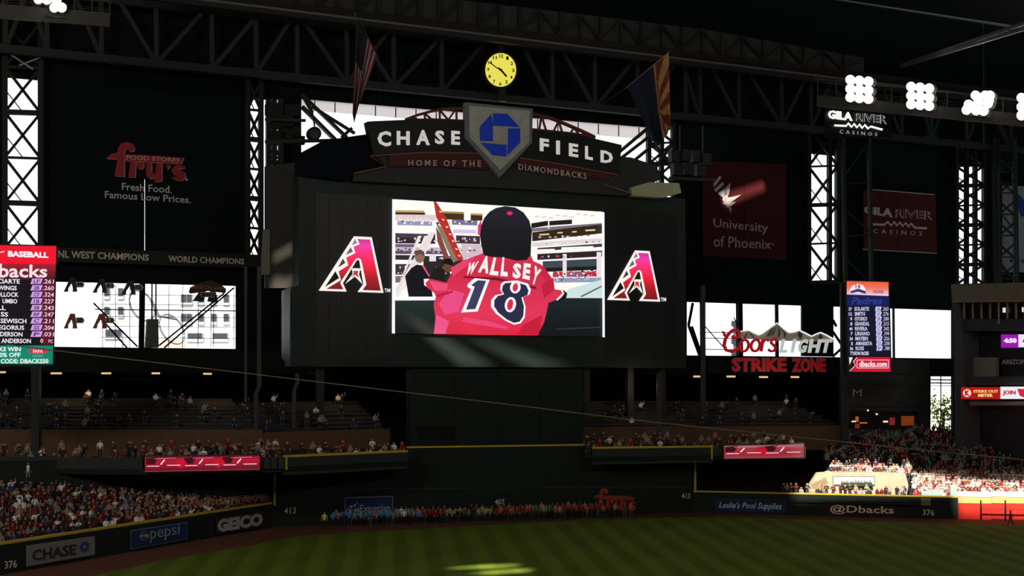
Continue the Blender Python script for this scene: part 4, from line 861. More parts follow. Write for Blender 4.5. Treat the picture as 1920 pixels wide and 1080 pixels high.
flat('ad_emblem', R5(*ell(308, 900, 78, 24, 18)), LB, .1, em(220, 40, 70), lb_, .02); text('ad_text', 'PAPA', R5((268, 888), (348, 888), (348, 914), (268, 914)), LB, .13, em(244, 200, 210), lb_, bold=.04, th=.02); text('ad_text', 'pizza', R5((266, 930), (350, 930), (350, 948), (266, 948)), LB, .1, em(120, 200, 180), lb_, th=.02)
# ================================================================ LIT ROSTER BOARD, RIGHT
RBp = VP.px(1588, 160, 1670, 160); R8 = Z(4, 1440, 540)
rb_ = root('roster_board', RBp.at(1630, 698), 'narrow lit blue roster board standing between the right windows', 'scoreboard')
flat('cabinet', [(1586, 525), (1668, 527), (1672, 699), (1590, 699)], RBp, -.02, FR, rb_, 1.4)
flat('ad_panel', [(1588, 527), (1666, 529), (1666, 555), (1588, 552)], RBp, .05, grad('orange_ad', [(0, (240, 210, 224)), (.5, (240, 120, 90)), (1, (236, 84, 50))]), rb_, .05)
flat('ad_dome', [(1594, 549), (1594, 541), (1600, 535), (1609, 532), (1618, 535), (1623, 542), (1623, 550)], RBp, .1, em(244, 236, 246), rb_, .02); flat('ad_ribbon', [(1595, 546), (1609, 541), (1623, 546), (1623, 551), (1609, 547), (1595, 550)], RBp, .12, em(60, 50, 110), rb_, .02)
text('ad_text', '14', (1604, 533, 1613, 541), RBp, .13, em(160, 30, 60), rb_, bold=.03, th=.02); text('ad_text', 'PADRES', (1637, 544, 1657, 550), RBp, .12, em(150, 60, 120), rb_, bold=.03, th=.02)
flat('team_panel', [(1588, 553), (1666, 556), (1667, 574), (1588, 573)], RBp, .05, em(14, 22, 84), rb_, .05); text('team', 'Padres', (1596, 557, 1655, 571), RBp, .1, em(44, 56, 140), rb_, shear=.3, bold=.02, th=.02)
flat('list_panel', [(1588, 573), (1667, 574), (1669, 668), (1590, 668)], RBp, .05, em(10, 12, 40), rb_, .05)
for i, (a, b, c, d) in enumerate((('27', 'SOLARTE', '2B', '.263'), ('12', 'SMITH', 'LF', '.276'), ('9', 'GYORKO', '3B', '.200'), ('8', 'GRANDAL', '1B', '.215'), ('44', 'RIVERA', 'C', '.242'), ('7', 'LIRIANO', 'RF', '.194'), ('24', 'MAYBIN', 'CF', '.226'), ('5', 'AMARISTA', 'SS', '.238'), ('36', 'ROSS', 'P', '.180'))):
    y = 575.5+i*9.25; x = 1590+i*.3
    text('number', a, (x+4-2.4*len(a)+2, y+1, x+6+1.2, y+7), RBp, .1, em(220, 216, 240), rb_, bold=.02, th=.02); text('player_name', a and b, (x+12, y, x+12+3.9*len(b), y+7.3), RBp, .1, em(200, 198, 226), rb_, bold=.03, th=.02)
    flat('position_tile', [(x+52, y-.6), (x+63, y-.6), (x+61, y+8), (x+51, y+8)], RBp, .09, em(204, 204, 244), rb_, .02); text('position', c, (x+54, y+1, x+60, y+6.6), RBp, .12, em(80, 80, 150), rb_, bold=.02, th=.02); text('average', d, (x+64.5, y, x+76, y+7.2), RBp, .1, em(190, 180, 214), rb_, bold=.02, th=.02)
text('player_name', 'TYSON ROSS', (1594, 659, 1629, 666), RBp, .1, em(214, 210, 230), rb_, bold=.03, th=.02)
flat('web_panel', [(1592, 669.5), (1669, 669.5), (1670, 697), (1592, 697)], RBp, .05, em(206, 12, 50), rb_, .05); flat('web_corner', [(1592, 669.5), (1606, 669.5), (1599, 678), (1603, 684), (1596, 697), (1592, 697)], RBp, .07, em(20, 8, 12), rb_, .02); flat('white_wedge', [(1592, 670), (1599, 670), (1593, 684)], RBp, .09, em(245, 235, 240), rb_, .02)
stroke('zigzag', [(1607, 670), (1600, 678), (1604, 685), (1593, 696)], 1.2, RBp, .1, em(245, 220, 226), rb_, .02)
for pp in ([(1607, 675), (1666, 675)], [(1607, 690), (1666, 690)], [(1607, 675), (1607, 690)], [(1666, 675), (1666, 690)]): stroke('web_frame', pp, 1, RBp, .1, em(245, 225, 232), rb_, .02)
text('web', 'dbacks.com', (1611, 677, 1663, 688), RBp, .12, em(250, 236, 240), rb_, bold=.03, each=True, th=.02)
pr = root('board_mast', RBp.at(1580, 840, -1), 'dark mast rising beside the narrow blue roster board', 'mast'); beam('mast_post', RBp.at(1582, 842, -1.5), RBp.at(1580, 530, -1.5), .6, STEEL, pr)
# ================================================================ BEER SIGN
CS = VP.px(1350, 166, 1570, 170); C5 = Z(5.333, 1340, 590)
cs = root('beer_sign', CS.at(1460, 700), 'red and silver lettered sign with grey mountains and STRIKE ZONE below', 'sign')
flat('sign_backing', [(1330, 668), (1588, 672), (1588, 702), (1330, 700)], CS, -.6, PANEL, cs, .5)
MG = mat('mountain_grey', (.75, .69, .60, 1), .7); MG2 = mat('mountain_shade', (.15, .13, .115, 1), .7)
flat('mountain', C5((250, 168), (340, 158), (400, 186), (440, 205), (480, 190), (560, 130), (625, 86), (690, 140), (745, 182), (800, 176), (850, 156), (910, 185), (970, 218), (1020, 195), (1060, 182), (1120, 208), (1190, 246), (1120, 268), (640, 262), (560, 262), (400, 245), (262, 240)), CS, 0, MG, cs, .3)
for pp in ([(625, 90), (600, 150), (560, 210), (590, 200)], [(630, 95), (640, 170), (625, 240), (660, 190)], [(645, 110), (690, 180), (700, 240), (715, 190)], [(340, 165), (380, 200), (400, 235), (360, 200)], [(850, 160), (880, 200), (860, 250), (830, 200)], [(1060, 186), (1080, 225), (1060, 262), (1040, 225)], [(600, 120), (560, 150), (520, 220), (545, 215)], [(340, 165), (310, 200), (290, 235), (305, 235)]): flat('mountain_shade', C5(*pp), CS, .06, MG2, cs, .05)
wo = em(250, 250, 246)
stroke('snow_line', C5((845, 155), (910, 184), (970, 216), (1020, 192), (1062, 178), (1120, 204), (1192, 244)), 2.0, CS, .1, wo, cs, .1); stroke('snow_line', C5((262, 166), (340, 155), (400, 183), (440, 202), (480, 187), (560, 127), (625, 82), (690, 137), (745, 179), (800, 173), (845, 155)), 1.4, CS, .1, wo, cs, .1)
CRD = mat('script_bright_red', (.50, .018, .03, 1), .5, rgb(150, 10, 24), .6)
def ring(x, y, rx, ry, wd, rot=.25): stroke('script_letter', C5(*(ell(x, y, rx, ry, 18, rot)+[ell(x, y, rx, ry, 18, rot)[0], ell(x, y, rx, ry, 18, rot)[1]])), wd/5.333, CS, .15, CRD, cs, .25)
stroke('script_letter', C5((82, 168), (105, 195), (95, 215)), 4, CS, .15, CRD, cs, .25)
stroke('script_letter', C5((180, 210), (200, 235), (235, 225), (250, 185), (230, 155), (185, 155), (145, 190), (110, 245), (98, 310), (120, 355), (170, 368), (225, 350), (270, 310)), 5.6, CS, .16, CRD, cs, .25)
ring(300, 310, 42, 58, 24); ring(412, 308, 42, 58, 24)
stroke('script_letter', C5((486, 246), (478, 310), (468, 368)), 4.8, CS, .15, CRD, cs, .25); stroke('script_letter', C5((476, 300), (502, 256), (532, 252), (544, 268)), 4.2, CS, .17, CRD, cs, .2)
stroke('script_letter', C5((632, 268), (606, 246), (576, 254), (568, 282), (596, 306), (614, 332), (598, 362), (562, 366), (540, 346)), 4.6, CS, .15, CRD, cs, .25)
LSV = mat('letter_silver', (.62, .66, .62, 1), .5, rgb(190, 200, 192), .7)
for s, x0, x1 in (('L', 655, 755), ('I', 768, 822), ('G', 832, 945), ('H', 940, 1075), ('T', 1060, 1185)):
    sk = 34; text('letter', s, C5((x0+sk*.6, 246), (x1, 246), (x1-sk, 382), (x0-4, 382)), CS, .15, LSV, cs, bold=.045, th=.2)
SRD = mat('strike_red', (.42, .012, .02, 1), .5, rgb(120, 6, 14), .6); SRO = mat('strike_edge', (.22, .20, .20, 1), .5)
for s, q in (('STRIKE', (172, 428, 722, 572)), ('ZONE', (776, 432, 1114, 578))):
    qq = C5((q[0], q[1]), (q[2], q[1]), (q[2], q[3]), (q[0], q[3])); text('z', s, qq, CS, .0, SRO, cs, bold=.055, each=True, th=.3, part='letter_edge'); text('z', s, [(p[0]+(.6 if i in (0, 3) else -.6), p[1]+(1.2 if i < 2 else -1.2)) for i, p in enumerate(qq)], CS, .1, SRD, cs, bold=.03, each=True, th=.08)
# ================================================================ LED RIBBONS ON THE DECKS
RW1 = em(250, 150, 180)
def ribbon(pl, off, c, lab, n, glow):
    (x0, y0), (x1, y1), (x2, y2), (x3, y3) = c
    r = root('led_ribbon', pl.at((x0+x1)/2, y3, off), lab, 'led ribbon'); flat('housing', [(x0-1, y0-2), (x1+1, y1-2), (x2+1, y2+2), (x3-1, y3+2)], pl, off-.02, STEEL2, r, .5)
    flat('lit_face', c, pl, off+.05, grad('ribbon_face', [(0, glow[0]), (.35, glow[1]), (.7, glow[2]), (1, glow[3])]), r, .04)
    f = lambda u, v: quadmap(c, u, 1-v)
    for i in range(n):
        u = (i+.5)/n; d = .5/n
        stroke('white_dash', [f(u-d*.9, .62), f(u-d*.25, .62)], 1.3, pl, off+.1, em(255, 214, 226), r, .02); stroke('white_dash', [f(u+d*.15, .58), f(u+d*.85, .58)], 1.3, pl, off+.1, em(255, 214, 226), r, .02)
        stroke('comet', [f(u-d*.18, .52), f(u+d*.02, .2)], 2.0, pl, off+.1, em(255, 232, 236), r, .02)
        stroke('white_dash', [f(u-d*.5, .13), f(u+d*.6, .1)], .8, pl, off+.1, em(240, 130, 160), r, .02)
        flat('dark_patch', [f(u-d*.95, .1), f(u-d*.3, .02), f(u-d*.5, .5), f(u-d*.95, .5)], pl, off+.07, em(60, 4, 20), r, .02)
        if i < n-1: flat('red_burst', [f(u+.3/n, .2), f(u+.5/n, .1), f(u+.6/n, .5), f(u+.42/n, .85), f(u+.3/n, .6)], pl, off+.08, em(190, 16, 44), r, .02)
    stroke('white_dash', [f(0, .97), f(1, .95)], 1.0, pl, off+.1, em(170, 60, 90), r, .02)
ribbon(LD2, .4, [(272, 857), (487, 854), (487, 881), (272, 885)], 'long glowing red led ribbon on the left terrace front', 3, ((70, 6, 24), (140, 8, 34), (176, 14, 46), (110, 10, 34)))
ribbon(RD, .4, [(1358, 836), (1507, 833), (1507, 858), (1358, 860)], 'pale red glowing led ribbon on the right terrace front', 2, ((150, 60, 70), (150, 34, 52), (166, 44, 60), (150, 100, 104)))
# ================================================================ WALL ADS AND DISTANCE MARKERS
def wsign(name, lab, cat='sign', group=None): return root(name, (0, 0, 0), lab, cat, group)
AG = mat('ad_grey', (.24, .225, .21, 1), .7); ADK = mat('ad_dark', (.035, .025, .022, 1), .7)
s = wsign('wall_advert', 'grey advert panel with dark letters and blue octagon on the left field wall'); flat('advert_panel', [(50, 1023), (178, 1005), (178, 1040), (50, 1062)], LW, .05, AG, s, .04)
text('a', 'CHASE', [(61, 1032), (143, 1020), (143, 1040), (61, 1052)], LW, .1, ADK, s, bold=.02, each=True, th=.03)
flat('emblem', ell(159, 1025, 8.5, 11, 8, .4), LW, .1, mat('ad_blue', (.03, .07, .2, 1)), s, .03); flat('emblem_centre', ell(159, 1025, 3.3, 4, 4, .8), LW, .14, AG, s, .02)
s = wsign('wall_advert', 'dark blue advert with a round red and white mark on the left field wall')
flat('advert_border', [(245, 994), (351, 979), (351, 1011), (245, 1031)], LW, .05, mat('ad_line', (.16, .18, .24, 1)), s, .04); flat('advert_panel', [(246.3, 996), (349.7, 981), (349.7, 1009.5), (246.3, 1029)], LW, .1, mat('ad_navy', (.016, .034, .12, 1)), s, .03)
text('a', 'pepsi', [(282, 990), (337, 981), (337, 1008), (282, 1018)], LW, .14, mat('ad_pale', (.30, .33, .36, 1)), s, each=True, th=.03)
flat('ball', ell(271, 1005, 8.5, 9.5, 20), LW, .14, mat('ad_pale', (.30, .33, .36, 1)), s, .03); flat('ball_top', [(263, 1003), (265, 998), (271, 995.8), (277, 998), (279, 1002), (272, 1001)], LW, .17, mat('ad_red', (.25, .02, .025, 1)), s, .02); flat('ball_bottom', [(263.5, 1007), (271, 1006), (278.5, 1008), (275, 1013), (268, 1013.5)], LW, .17, mat('ad_blue', (.03, .07, .2, 1)), s, .02)
s = wsign('wall_advert', 'grey block letter advert at the far end of the left field wall')
flat('advert_panel', [(406, 971), (495, 957), (495, 988), (406, 1002)], LW, .05, ADK, s, .04); text('a', 'GEICO', [(408, 974), (493, 961), (493, 985), (408, 999)], LW, .1, mat('ad_bright_grey', (.50, .48, .45, 1), .7), s, bold=.06, each=True, th=.03)
MK = mat('marker_paint', (.62, .62, .57, 1), .7)
def marker(t, q, pl, lab): s = wsign('distance_marker', lab, 'distance marker', 'painted distance numbers'); text('d', t, q, pl, .05, MK, s, bold=.01, each=True, th=.03, part='digit')
marker('376', [(9, 1052), (32, 1050), (32, 1064), (9, 1067)], LW, 'white 376 painted on the left field wall'); marker('413', [(533, 952.5), (555, 951), (555, 963), (533, 963.5)], CW, 'white 413 left of the line of people'); marker('407', [(928, 936.5), (946, 936), (946, 945.5), (928, 946)], CW, 'white 407 in the middle of the tall centre wall')
marker('413', [(1278, 925), (1294, 924.5), (1294, 934.5), (1278, 935)], CW, 'white 413 at the right end of the tall centre wall'); marker('376', [(1730, 955), (1752, 956), (1752, 967), (1730, 966)], RW, 'white 376 painted on the right field wall')
s = wsign('wall_advert', 'dark blue bordered advert behind the people in blue shirts'); flat('advert_border', [(646, 932.5), (737, 930), (737, 972), (646, 975)], CW, .05, mat('ad_line2', (.26, .30, .38, 1)), s, .04)
flat('advert_panel', [(647.5, 934), (735.7, 931.6), (735.7, 971), (647.5, 974)], CW, .1, mat('ad_navy', (.016, .034, .12, 1)), s, .03); text('a', 'Experian', [(675, 947), (731, 945.5), (731, 962), (675, 964)], CW, .14, mat('ad_pale2', (.40, .42, .48, 1)), s, each=True, th=.03)
for x, y, z in ((651, 953, 3), (656, 948, 4.5), (663, 946, 4), (657, 956, 5), (664, 954, 6), (669, 943, 2)): rect('mark_dot', x, y, x+z, y+z, CW, .14, mat('ad_pale2', (.40, .42, .48, 1)), s, .03)
s = wsign('wall_advert', 'red grocery script logo low on the centre wall above the red shirted people'); fz = lambda pts: [(1113+(x-140)/1080*80, 915+(y-110)/550*44) for x, y in pts]
for sh in shp: flat('script_stroke', fz(sh), CW, .1, mat('ad_script_red', (.42, .045, .028, 1)), s, .05)
text('a', 'FOOD STORES', [(1134, 929.5), (1185, 929.5), (1185, 935), (1134, 934.5)], CW, .18, mat('ad_script_edge', (.32, .12, .09, 1)), s, each=True, th=.03)
s = wsign('wall_advert', 'dark blue advert with pale italic lettering on the right field wall'); flat('advert_panel', [(1340, 934), (1474, 937), (1474, 961), (1340, 959)], RW, .05, mat('ad_deep_blue', (.014, .034, .085, 1)), s, .04)
text('a', 'Leslie\'s Pool Supplies', [(1348, 941), (1466, 943), (1466, 959), (1348, 955)], RW, .1, mat('ad_pale3', (.55, .68, .80, 1)), s, bold=.01, shear=.3, each=True, th=.03)
s = wsign('wall_advert', 'tan serifless lettering starting with an at sign on the right field wall'); flat('advert_panel', [(1545, 944), (1690, 946), (1690, 968), (1545, 966)], RW, .05, mat('ad_maroon', (.03, .012, .013, 1)), s, .04)
text('a', '@Dbacks', [(1556, 946), (1676, 949), (1676, 967), (1556, 964)], RW, .1, mat('ad_tan', (.95, .70, .50, 1)), s, bold=.012, each=True, th=.03)
rect('lit_plaque', 1727, 934, 1745, 948, RW, .06, mat('plaque_olive', (.20, .17, .06, 1)), wr_, .06)  # small olive plaque on the wall
# red fence banner at the far right with posts
fb = root('red_fence_banner', RW.at(1860, 972), 'sunlit red and orange padded fence at the far right of the field wall', 'fence banner')
RFM = mat('fence_red', (.50, .02, .01, 1), .7); ROM = mat('fence_orange', (.85, .34, .10, 1), .7); RCM = mat('fence_cream', (.90, .72, .50, 1), .7)  # orange and cream stand in for sun overexposing the red pads
for i in range(4):
    x0 = 1795+i*65; flat('fence_pad', [(x0, 943), (x0+64.5, 944), (x0+64.5, 975), (x0, 973)], RW, 0, RFM, fb, .4); flat('fence_pad', [(x0, 931), (x0+64.5, 932), (x0+64.5, 944), (x0, 943)], RW, 0, ROM, fb, .4); flat('fence_cap', [(x0, 922), (x0+64.5, 923), (x0+64.5, 932), (x0, 931)], RW, .05, RCM, fb, .5)
for x in (1839, 1885): beam('fence_post', RW.at(x, 977, .7), RW.at(x, 938, .7), .14, BK, fb)
beam('fence_rail', RW.at(1838, 954, .7), RW.at(1990, 957, .7), .10, RFM, fb)
# ================================================================ RIGHT SIDE: POOL AREA, BUILDING
PR = VP.px(1500, 151, 1700, 149)
TAN = mat('rock_tan', (.40, .315, .21, 1), .9)
pk = root('pool_rockwork', PR.at(1600, 925), 'sunlit tan rock wall of the pool area behind the right field wall', 'rock wall')
def rockm():
    P = [(1513, 928), (1517, 912), (1526, 898), (1532, 889), (1547, 888), (1553, 885.5), (1600, 885.5), (1650, 886), (1698, 888), (1703, 910), (1700, 930)]
    return flat('rock_face', P, PR, 0, TAN, pk, 2.5)
rockm()
for i in range(9): 
    x = 1517+i*3.2; flat('rock_facet', [(x, 924-i), (x+5, 905-i*1.5), (x+9, 912-i), (x+7, 925)], PR, .1+.03*(i % 3), mat('rock_brown', (.25, .165, .09, 1), .9), pk, .12)
rect('pool_window_frame', 1561, 892.5, 1640, 910, PR, .12, mat('frame_grey', (.16, .16, .15, 1), .6), pk, .15); rect('pool_window', 1563.5, 895, 1638.5, 908, PR, .2, mat('pool_glass', (.80, .86, .84, 1), .3), pk, .06)
random.seed(3)
for i in range(11): x = 1576+i*5.4; flat('planting', [(x, 911), (x+1.5, 900-random.random()*4), (x+3, 906), (x+5, 903-random.random()*3), (x+6.5, 912)], PR, .5, mat('plant_dark', (.03, .045, .02, 1)), pk, .2)
slab('pool_terrace', [PR.xy(1440, 3.1), PR.xy(1720, 3.1), PR.xy(1720, -3), PR.xy(1440, -3)], 1.4, 1.7, CONC, kind='structure')
rl = root('pool_railing', PR.at(1560, 886), 'thin railing along the top of the tan pool wall', 'railing')
for i in range(14): beam('baluster', PR.at(1562+i*10, 886.5, -.4), PR.at(1562+i*10, 879, -.4), .06, STEEL2, rl)
beam('handrail', PR.at(1560, 879, -.4), PR.at(1697, 881, -.4), .08, STEEL2, rl)
s_ = root('green_padded_box', RW.at(1760, 930, -1.5), 'pale green block in the sun behind the 376 marker', 'block'); rect('front_pad', 1728, 922, 1768, 931, RW, -1.0, mat('pad_pale_green', (.30, .40, .34, 1)), s_, 1.0); rect('side_pad', 1782, 911, 1794, 932, RW, -.8, mat('pad_pale_green', (.30, .40, .34, 1)), s_, 1.2)
# right seating bowl
A1 = [RW.xy(x, -1.2)+Vector((0, 0, 1.5)) for x in (1712, 1760, 1800, 1860, 1920, 1990)]; B1 = []
for x, a in zip((1700, 1745, 1800, 1860, 1920, 1990), A1):
    p = atY(x, 800, 178); B1.append(Vector((p.x, p.y, 8.2)))
_, bowlR = stand('right_bowl_steps', A1, B1, 30)
A2 = [PR.xy(x, -1)+Vector((0, 0, 3.9)) for x in (1552, 1600, 1650, 1704)]; B2 = []
for x, a in zip((1540, 1590, 1645, 1700), A2):
    p = atY(x, 800, 172); B2.append(Vector((p.x, p.y, 7.6)))
_, bowlP = stand('pool_upper_steps', A2, B2, 20)
# concourse building behind (dark wall with a big M)
MW = VP.px(1590, 182, 1745, 182)
mw = root('concourse_building', MW.at(1665, 830), 'dark grey building block with a faint large M below the right windows', 'building')
flat('block', [(1586, 672), (1742, 674), (1742, 860), (1586, 860)], MW, 0, mat('block_grey', (.05, .052, .05, 1)), mw, 4)
text('m', 'M', (1599, 730, 1616, 743), MW, .1, TXG, mw, each=True, th=.06); text('m', 'ILLER', (1620, 733, 1652, 743), MW, .1, mat('faint_letter', (.09, .09, .09, 1)), mw, each=True, th=.06)
for y in (700, 720, 763): stroke('panel_joint', [(1590, y), (1740, y+1)], 1.0, MW, .06, DARK, mw, .05)
flat('bar_opening', [(1592, 770), (1722, 772), (1722, 806), (1592, 804)], MW, .08, mat('bar_dark', (.02, .012, .01, 1)), mw, .1)
random.seed(9)
for x, y, w_, h, c in ((1597, 789, 8, 2.5, (255, 230, 190)), (1604, 781, 6, 10, (150, 90, 40)), (1612, 792, 14, 2, (200, 110, 40)), (1642, 775, 4, 3, (230, 220, 210)), (1656, 789, 9, 3, (255, 236, 214)), (1668, 783, 10, 14, (120, 30, 30)), (1690, 780, 24, 18, (110, 48, 14)), (1626, 768, 3, 3, (240, 240, 240)), (1582, 767, 3, 4, (255, 255, 255)), (1603, 795, 9, 8, (110, 30, 14))):
    rect('bar_light', x, y, x+w_, y+h, MW, .2, em(*c), mw, .05)
# right-hand building with ribbons
HB = VP.px(1785, 168, 1990, 150)
hb = root('suite_building', HB.at(1860, 850), 'grey suite level building at the right edge with lit ribbon boards', 'building')
flat('top_fascia', [(1783, 533), (1990, 528), (1990, 565), (1785, 567)], HB, .8, mat('fascia_tan', (.155, .135, .095, 1), .8), hb, 3.0)
flat('main_wall', [(1786, 567), (1990, 565), (1990, 860), (1800, 860), (1800, 640), (1787, 600)], HB, -2.4, mat('wall_char', (.022, .022, .026, 1)), hb, 1.0)
flat('edge_column', [(1785, 566), (1798, 566), (1806, 640), (1808, 850), (1790, 850), (1788, 640)], HB, .3, mat('column_grey', (.06, .06, .065, 1)), hb, 2.4)
stroke('lit_edge', [(1786, 566), (1990, 564)], 1.4, HB, .9, mat('edge_pale', (.30, .27, .20, 1)), hb, .1)
for i in range(14):
    x = 1808+i*16.2; y1 = 607 if i == 4 else 598
    beam('mullion', HB.at(x, y1, .2), HB.at(x, 567, .2), .16, mat('mullion_pale', (.28, .25, .20, 1)), hb)
    rect('dark_pane', x-15, 568, x-1.5, 596, HB, -.2, mat('suite_glass', (.012, .008, .010, 1), .2), hb, .06)
flat('ceiling_lamp', [(1880, 577), (1885, 577), (1885, 586), (1880, 586)], HB, .1, em(240, 220, 210), hb, .05); flat('ceiling_lamp', [(1916, 576), (1922, 576), (1922, 585), (1916, 585)], HB, .1, em(240, 220, 210), hb, .05)
flat('floor_band', [(1800, 598), (1990, 597), (1990, 622), (1800, 620)], HB, .0, mat('band_grey', (.035, .037, .04, 1)), hb, 1.5)
flat('grey_suite_wall', [(1806, 670), (1868, 670), (1868, 706), (1812, 706)], HB, -1.2, mat('suite_wall', (.22, .20, .16, 1)), hb, .4)
flat('floor_band', [(1800, 706), (1990, 706), (1990, 722), (1800, 722)], HB, .0, mat('band_grey', (.035, .037, .04, 1)), hb, 1.5)
text('z', 'ARIZONA', (1878, 674, 1932, 683), HB, .1, mat('sign_grey', (.40, .39, .36, 1)), hb, each=True, th=.06)
rn = root('led_ribbon', HB.at(1895, 652, 1), 'purple and white lit clock ribbon reading 4:50', 'led ribbon')
rect('purple_panel', 1877, 627, 1909, 652, HB, .9, em(150, 18, 168), rn, .3); text('t', '4:50', (1882, 634, 1906, 643), HB, .96, em(250, 240, 252), rn, bold=.05, each=True, th=.03, part='digit')
rect('white_panel', 1909.5, 627, 1990, 651, HB, .9, em(240, 228, 246), rn, .3); rect('dark_mark', 1918, 637, 1924, 642, HB, .96, em(60, 20, 60), rn, .03)
rn = root('led_ribbon', HB.at(1870, 750, 1), 'red STRIKE OUT METER ribbon with a white JOIN panel', 'led ribbon')
rect('red_panel', 1802, 726, 1874, 748, HB, .9, em(178, 16, 20), rn, .3); flat('round_mark', ell(1813, 737, 7.5, 7.5, 18), HB, .96, em(240, 220, 200), rn, .03); text('k', 'K', (1809, 731.5, 1818, 742.5), HB, 1.0, em(178, 16, 20), rn, bold=.05, th=.03)
text('t', 'STRIKE OUT', (1825, 731, 1871, 736.5), HB, .96, em(244, 190, 120), rn, bold=.03, each=True, th=.03); text('t', 'METER', (1834, 738.5, 1861, 744), HB, .96, em(250, 214, 130), rn, bold=.03, each=True, th=.03)
rect('white_panel', 1876, 725, 1990, 748, HB, .9, em(240, 236, 240), rn, .3); text('t', 'JOIN', (1880, 732, 1904, 742), HB, .96, em(190, 24, 60), rn, bold=.04, each=True, th=.03); flat('red_badge', [(1907, 729), (1960, 730), (1958, 746), (1922, 746), (1912, 742)], HB, .96, em(206, 36, 70), rn, .03)
rect('pale_strip', 1818, 753, 1990, 760, HB, .2, mat('strip_grey', (.16, .145, .13, 1)), hb, .1)
sp = root('speaker_cluster', SB.at(1300, 330, -2), 'dark speaker cluster hung right of the scoreboard top beside the maroon banner', 'speakers')
for i, (x, y) in enumerate(((1268, 292), (1288, 290), (1308, 292), (1326, 298), (1272, 316), (1294, 316), (1316, 318))): flat('speaker_box', [(x-9, y-11), (x+9, y-10), (x+8, y+12), (x-8, y+11)], SB, -2+.2*(i % 2), mat('speaker_black', (.004, .0045, .006, 1), .6), sp, 1.0)
beam('hanging_bar', SB.at(1255, 334, -2.2), SB.at(1340, 338, -2.2), .35, STEEL, sp)
for x in (1275, 1318): beam('hanging_rod', SB.at(x, 334, -2.2), SB.at(x, 236, -2.2), .14, STEEL, sp)
# ================================================================ COLUMNS, LAMPS, CABLE
def col(x, y0, y1, Y, wd, lab, kink=None):
    r = root('steel_column', atY(x, y1, Y), lab, 'column')
    if kink: beam('shaft', atY(x, y1, Y), atY(x, kink+8, Y), wd, STEEL2, r); beam('bend', atY(x, kink+8, Y), atY(x+6, kink-4, Y), wd, STEEL2, r); beam('shaft', atY(x+6, kink-4, Y), atY(x+6, y0, Y), wd, STEEL2, r)
    else: beam('shaft', atY(x, y1, Y), atY(x, y0, Y), wd, STEEL2, r)
    beam('base_plate', atY(x, y1, Y), atY(x, y1-4, Y), wd*1.9, STEEL2, r)
col(480, 500, 846, 136, .38, 'thin bent grey column at the left end of the scoreboard', 730); col(551, 700, 850, 139, .34, 'thin bent grey column under the left corner of the scoreboard', 724)
col(68, 684, 856, 130, .75, 'thick dark column below the left lit roster board'); col(1318, 535, 830, 160, .55, 'grey column between the right window panes'); col(1236, 700, 828, 150, .5, 'dark column on the right terrace'); col(461, 500, 850, 142, .3, 'thin dark column beside the champions ledge')
gl = em(255, 236, 200, 1.0)
CL = BF.shift(15)
lamps = [(4, 698, 14), (106, 700, 20), (200, 700, 17), (293, 700, 14), (390, 701, 14), (1096, 701, 4), (1242, 706, 12), (1309, 706, 9), (1373, 706, 12), (1434, 707, 12), (1493, 707, 11)]
for i, (x, y, w_) in enumerate(lamps):
    o = rect('ceiling_lamp', x-w_/2, y-1.7, x+w_/2, y+1.7, CL, 0, em(226, 190, 140), None, .6)
    tag(o, 'small warm strip lamp under the %s concourse ceiling' % ('left' if x < 900 else 'right'), 'ceiling lamp', 'strip lamps under the %s concourse ceiling' % ('left' if x < 900 else 'right'))
for x, y, yy in ((150, 700, 140), (400, 700, 142), (640, 700, 148), (1200, 705, 158), (1450, 705, 165)):
    l = bpy.data.lights.new('concourse_light', 'POINT'); l.energy = 150; l.color = (1, .68, .40); l.shadow_soft_size = .6
    p = atY(x, y+6, yy); o = bpy.data.objects.new('concourse_light', l); COL.objects.link(o); o.location = (p.x, p.y, 13.8)
cb = [CP+ray(x, y)*Y for x, y, Y in ((-60, 636, 108), (100, 657, 109), (400, 692.5, 110), (700, 728.5, 111), (960, 759, 112), (1200, 789, 112), (1500, 820, 113), (1700, 841, 113), (1920, 862, 113), (2100, 880, 113))]
tag(tube('cable', cb, .05, mat('cable_grey', (.20, .15, .11, 1), .6)), 'thin taut cable sloping down from left to right across the stadium', 'cable')
# backboard-like frame above left concourse
bf_ = root('hanging_frame', atY(257, 712, 140), 'faint pale empty rectangular frame under the left concourse ceiling', 'frame'); T4 = VP.px(230, 152, 285, 152)
for pp in ([(230, 640), (229, 711)], [(229, 711), (283, 712)], [(283, 712), (283, 640)]): stroke('frame_bar', pp, 1.2, T4, 0, STEEL2, bf_, .1)
# ================================================================ FLAGS
def flagmesh(name, hoist, tips, pl, off, n, m, colf, mats, fold, parent):
    """hoist: pixels along the staff, tips: where each hoist point's thread ends; folds push the cloth off its plane"""
    def P(Pt, t):
        f = t*(len(Pt)-1); i = min(int(f), len(Pt)-2); g = f-i; return (Pt[i][0]+(Pt[i+1][0]-Pt[i][0])*g, Pt[i][1]+(Pt[i+1][1]-Pt[i][1])*g)
    V, F, S = [], [], []
    for i in range(n+1):
        for j in range(m+1):
            u, v = i/n, j/m; a, b = P(hoist, u), P(tips, u); x = a[0]+(b[0]-a[0])*v; y = a[1]+(b[1]-a[1])*v
            V.append(pl.at(x, y, off+fold*math.sin(u*15+v*1.5)*(.25+v)))
    for i in range(n):
        for j in range(m): F.append([i*(m+1)+j, (i+1)*(m+1)+j, (i+1)*(m+1)+j+1, i*(m+1)+j+1]); S.append(colf((i+.5)/n, (j+.5)/m))
    o = mk(name, V, F, mats, parent); o.data.polygons.foreach_set('material_index', S); return o
FP = SB.shift(6)
ur = root('striped_flag', FP.at(668, 236), 'limp red and white striped flag with blue canton hanging left of the sign', 'flag')
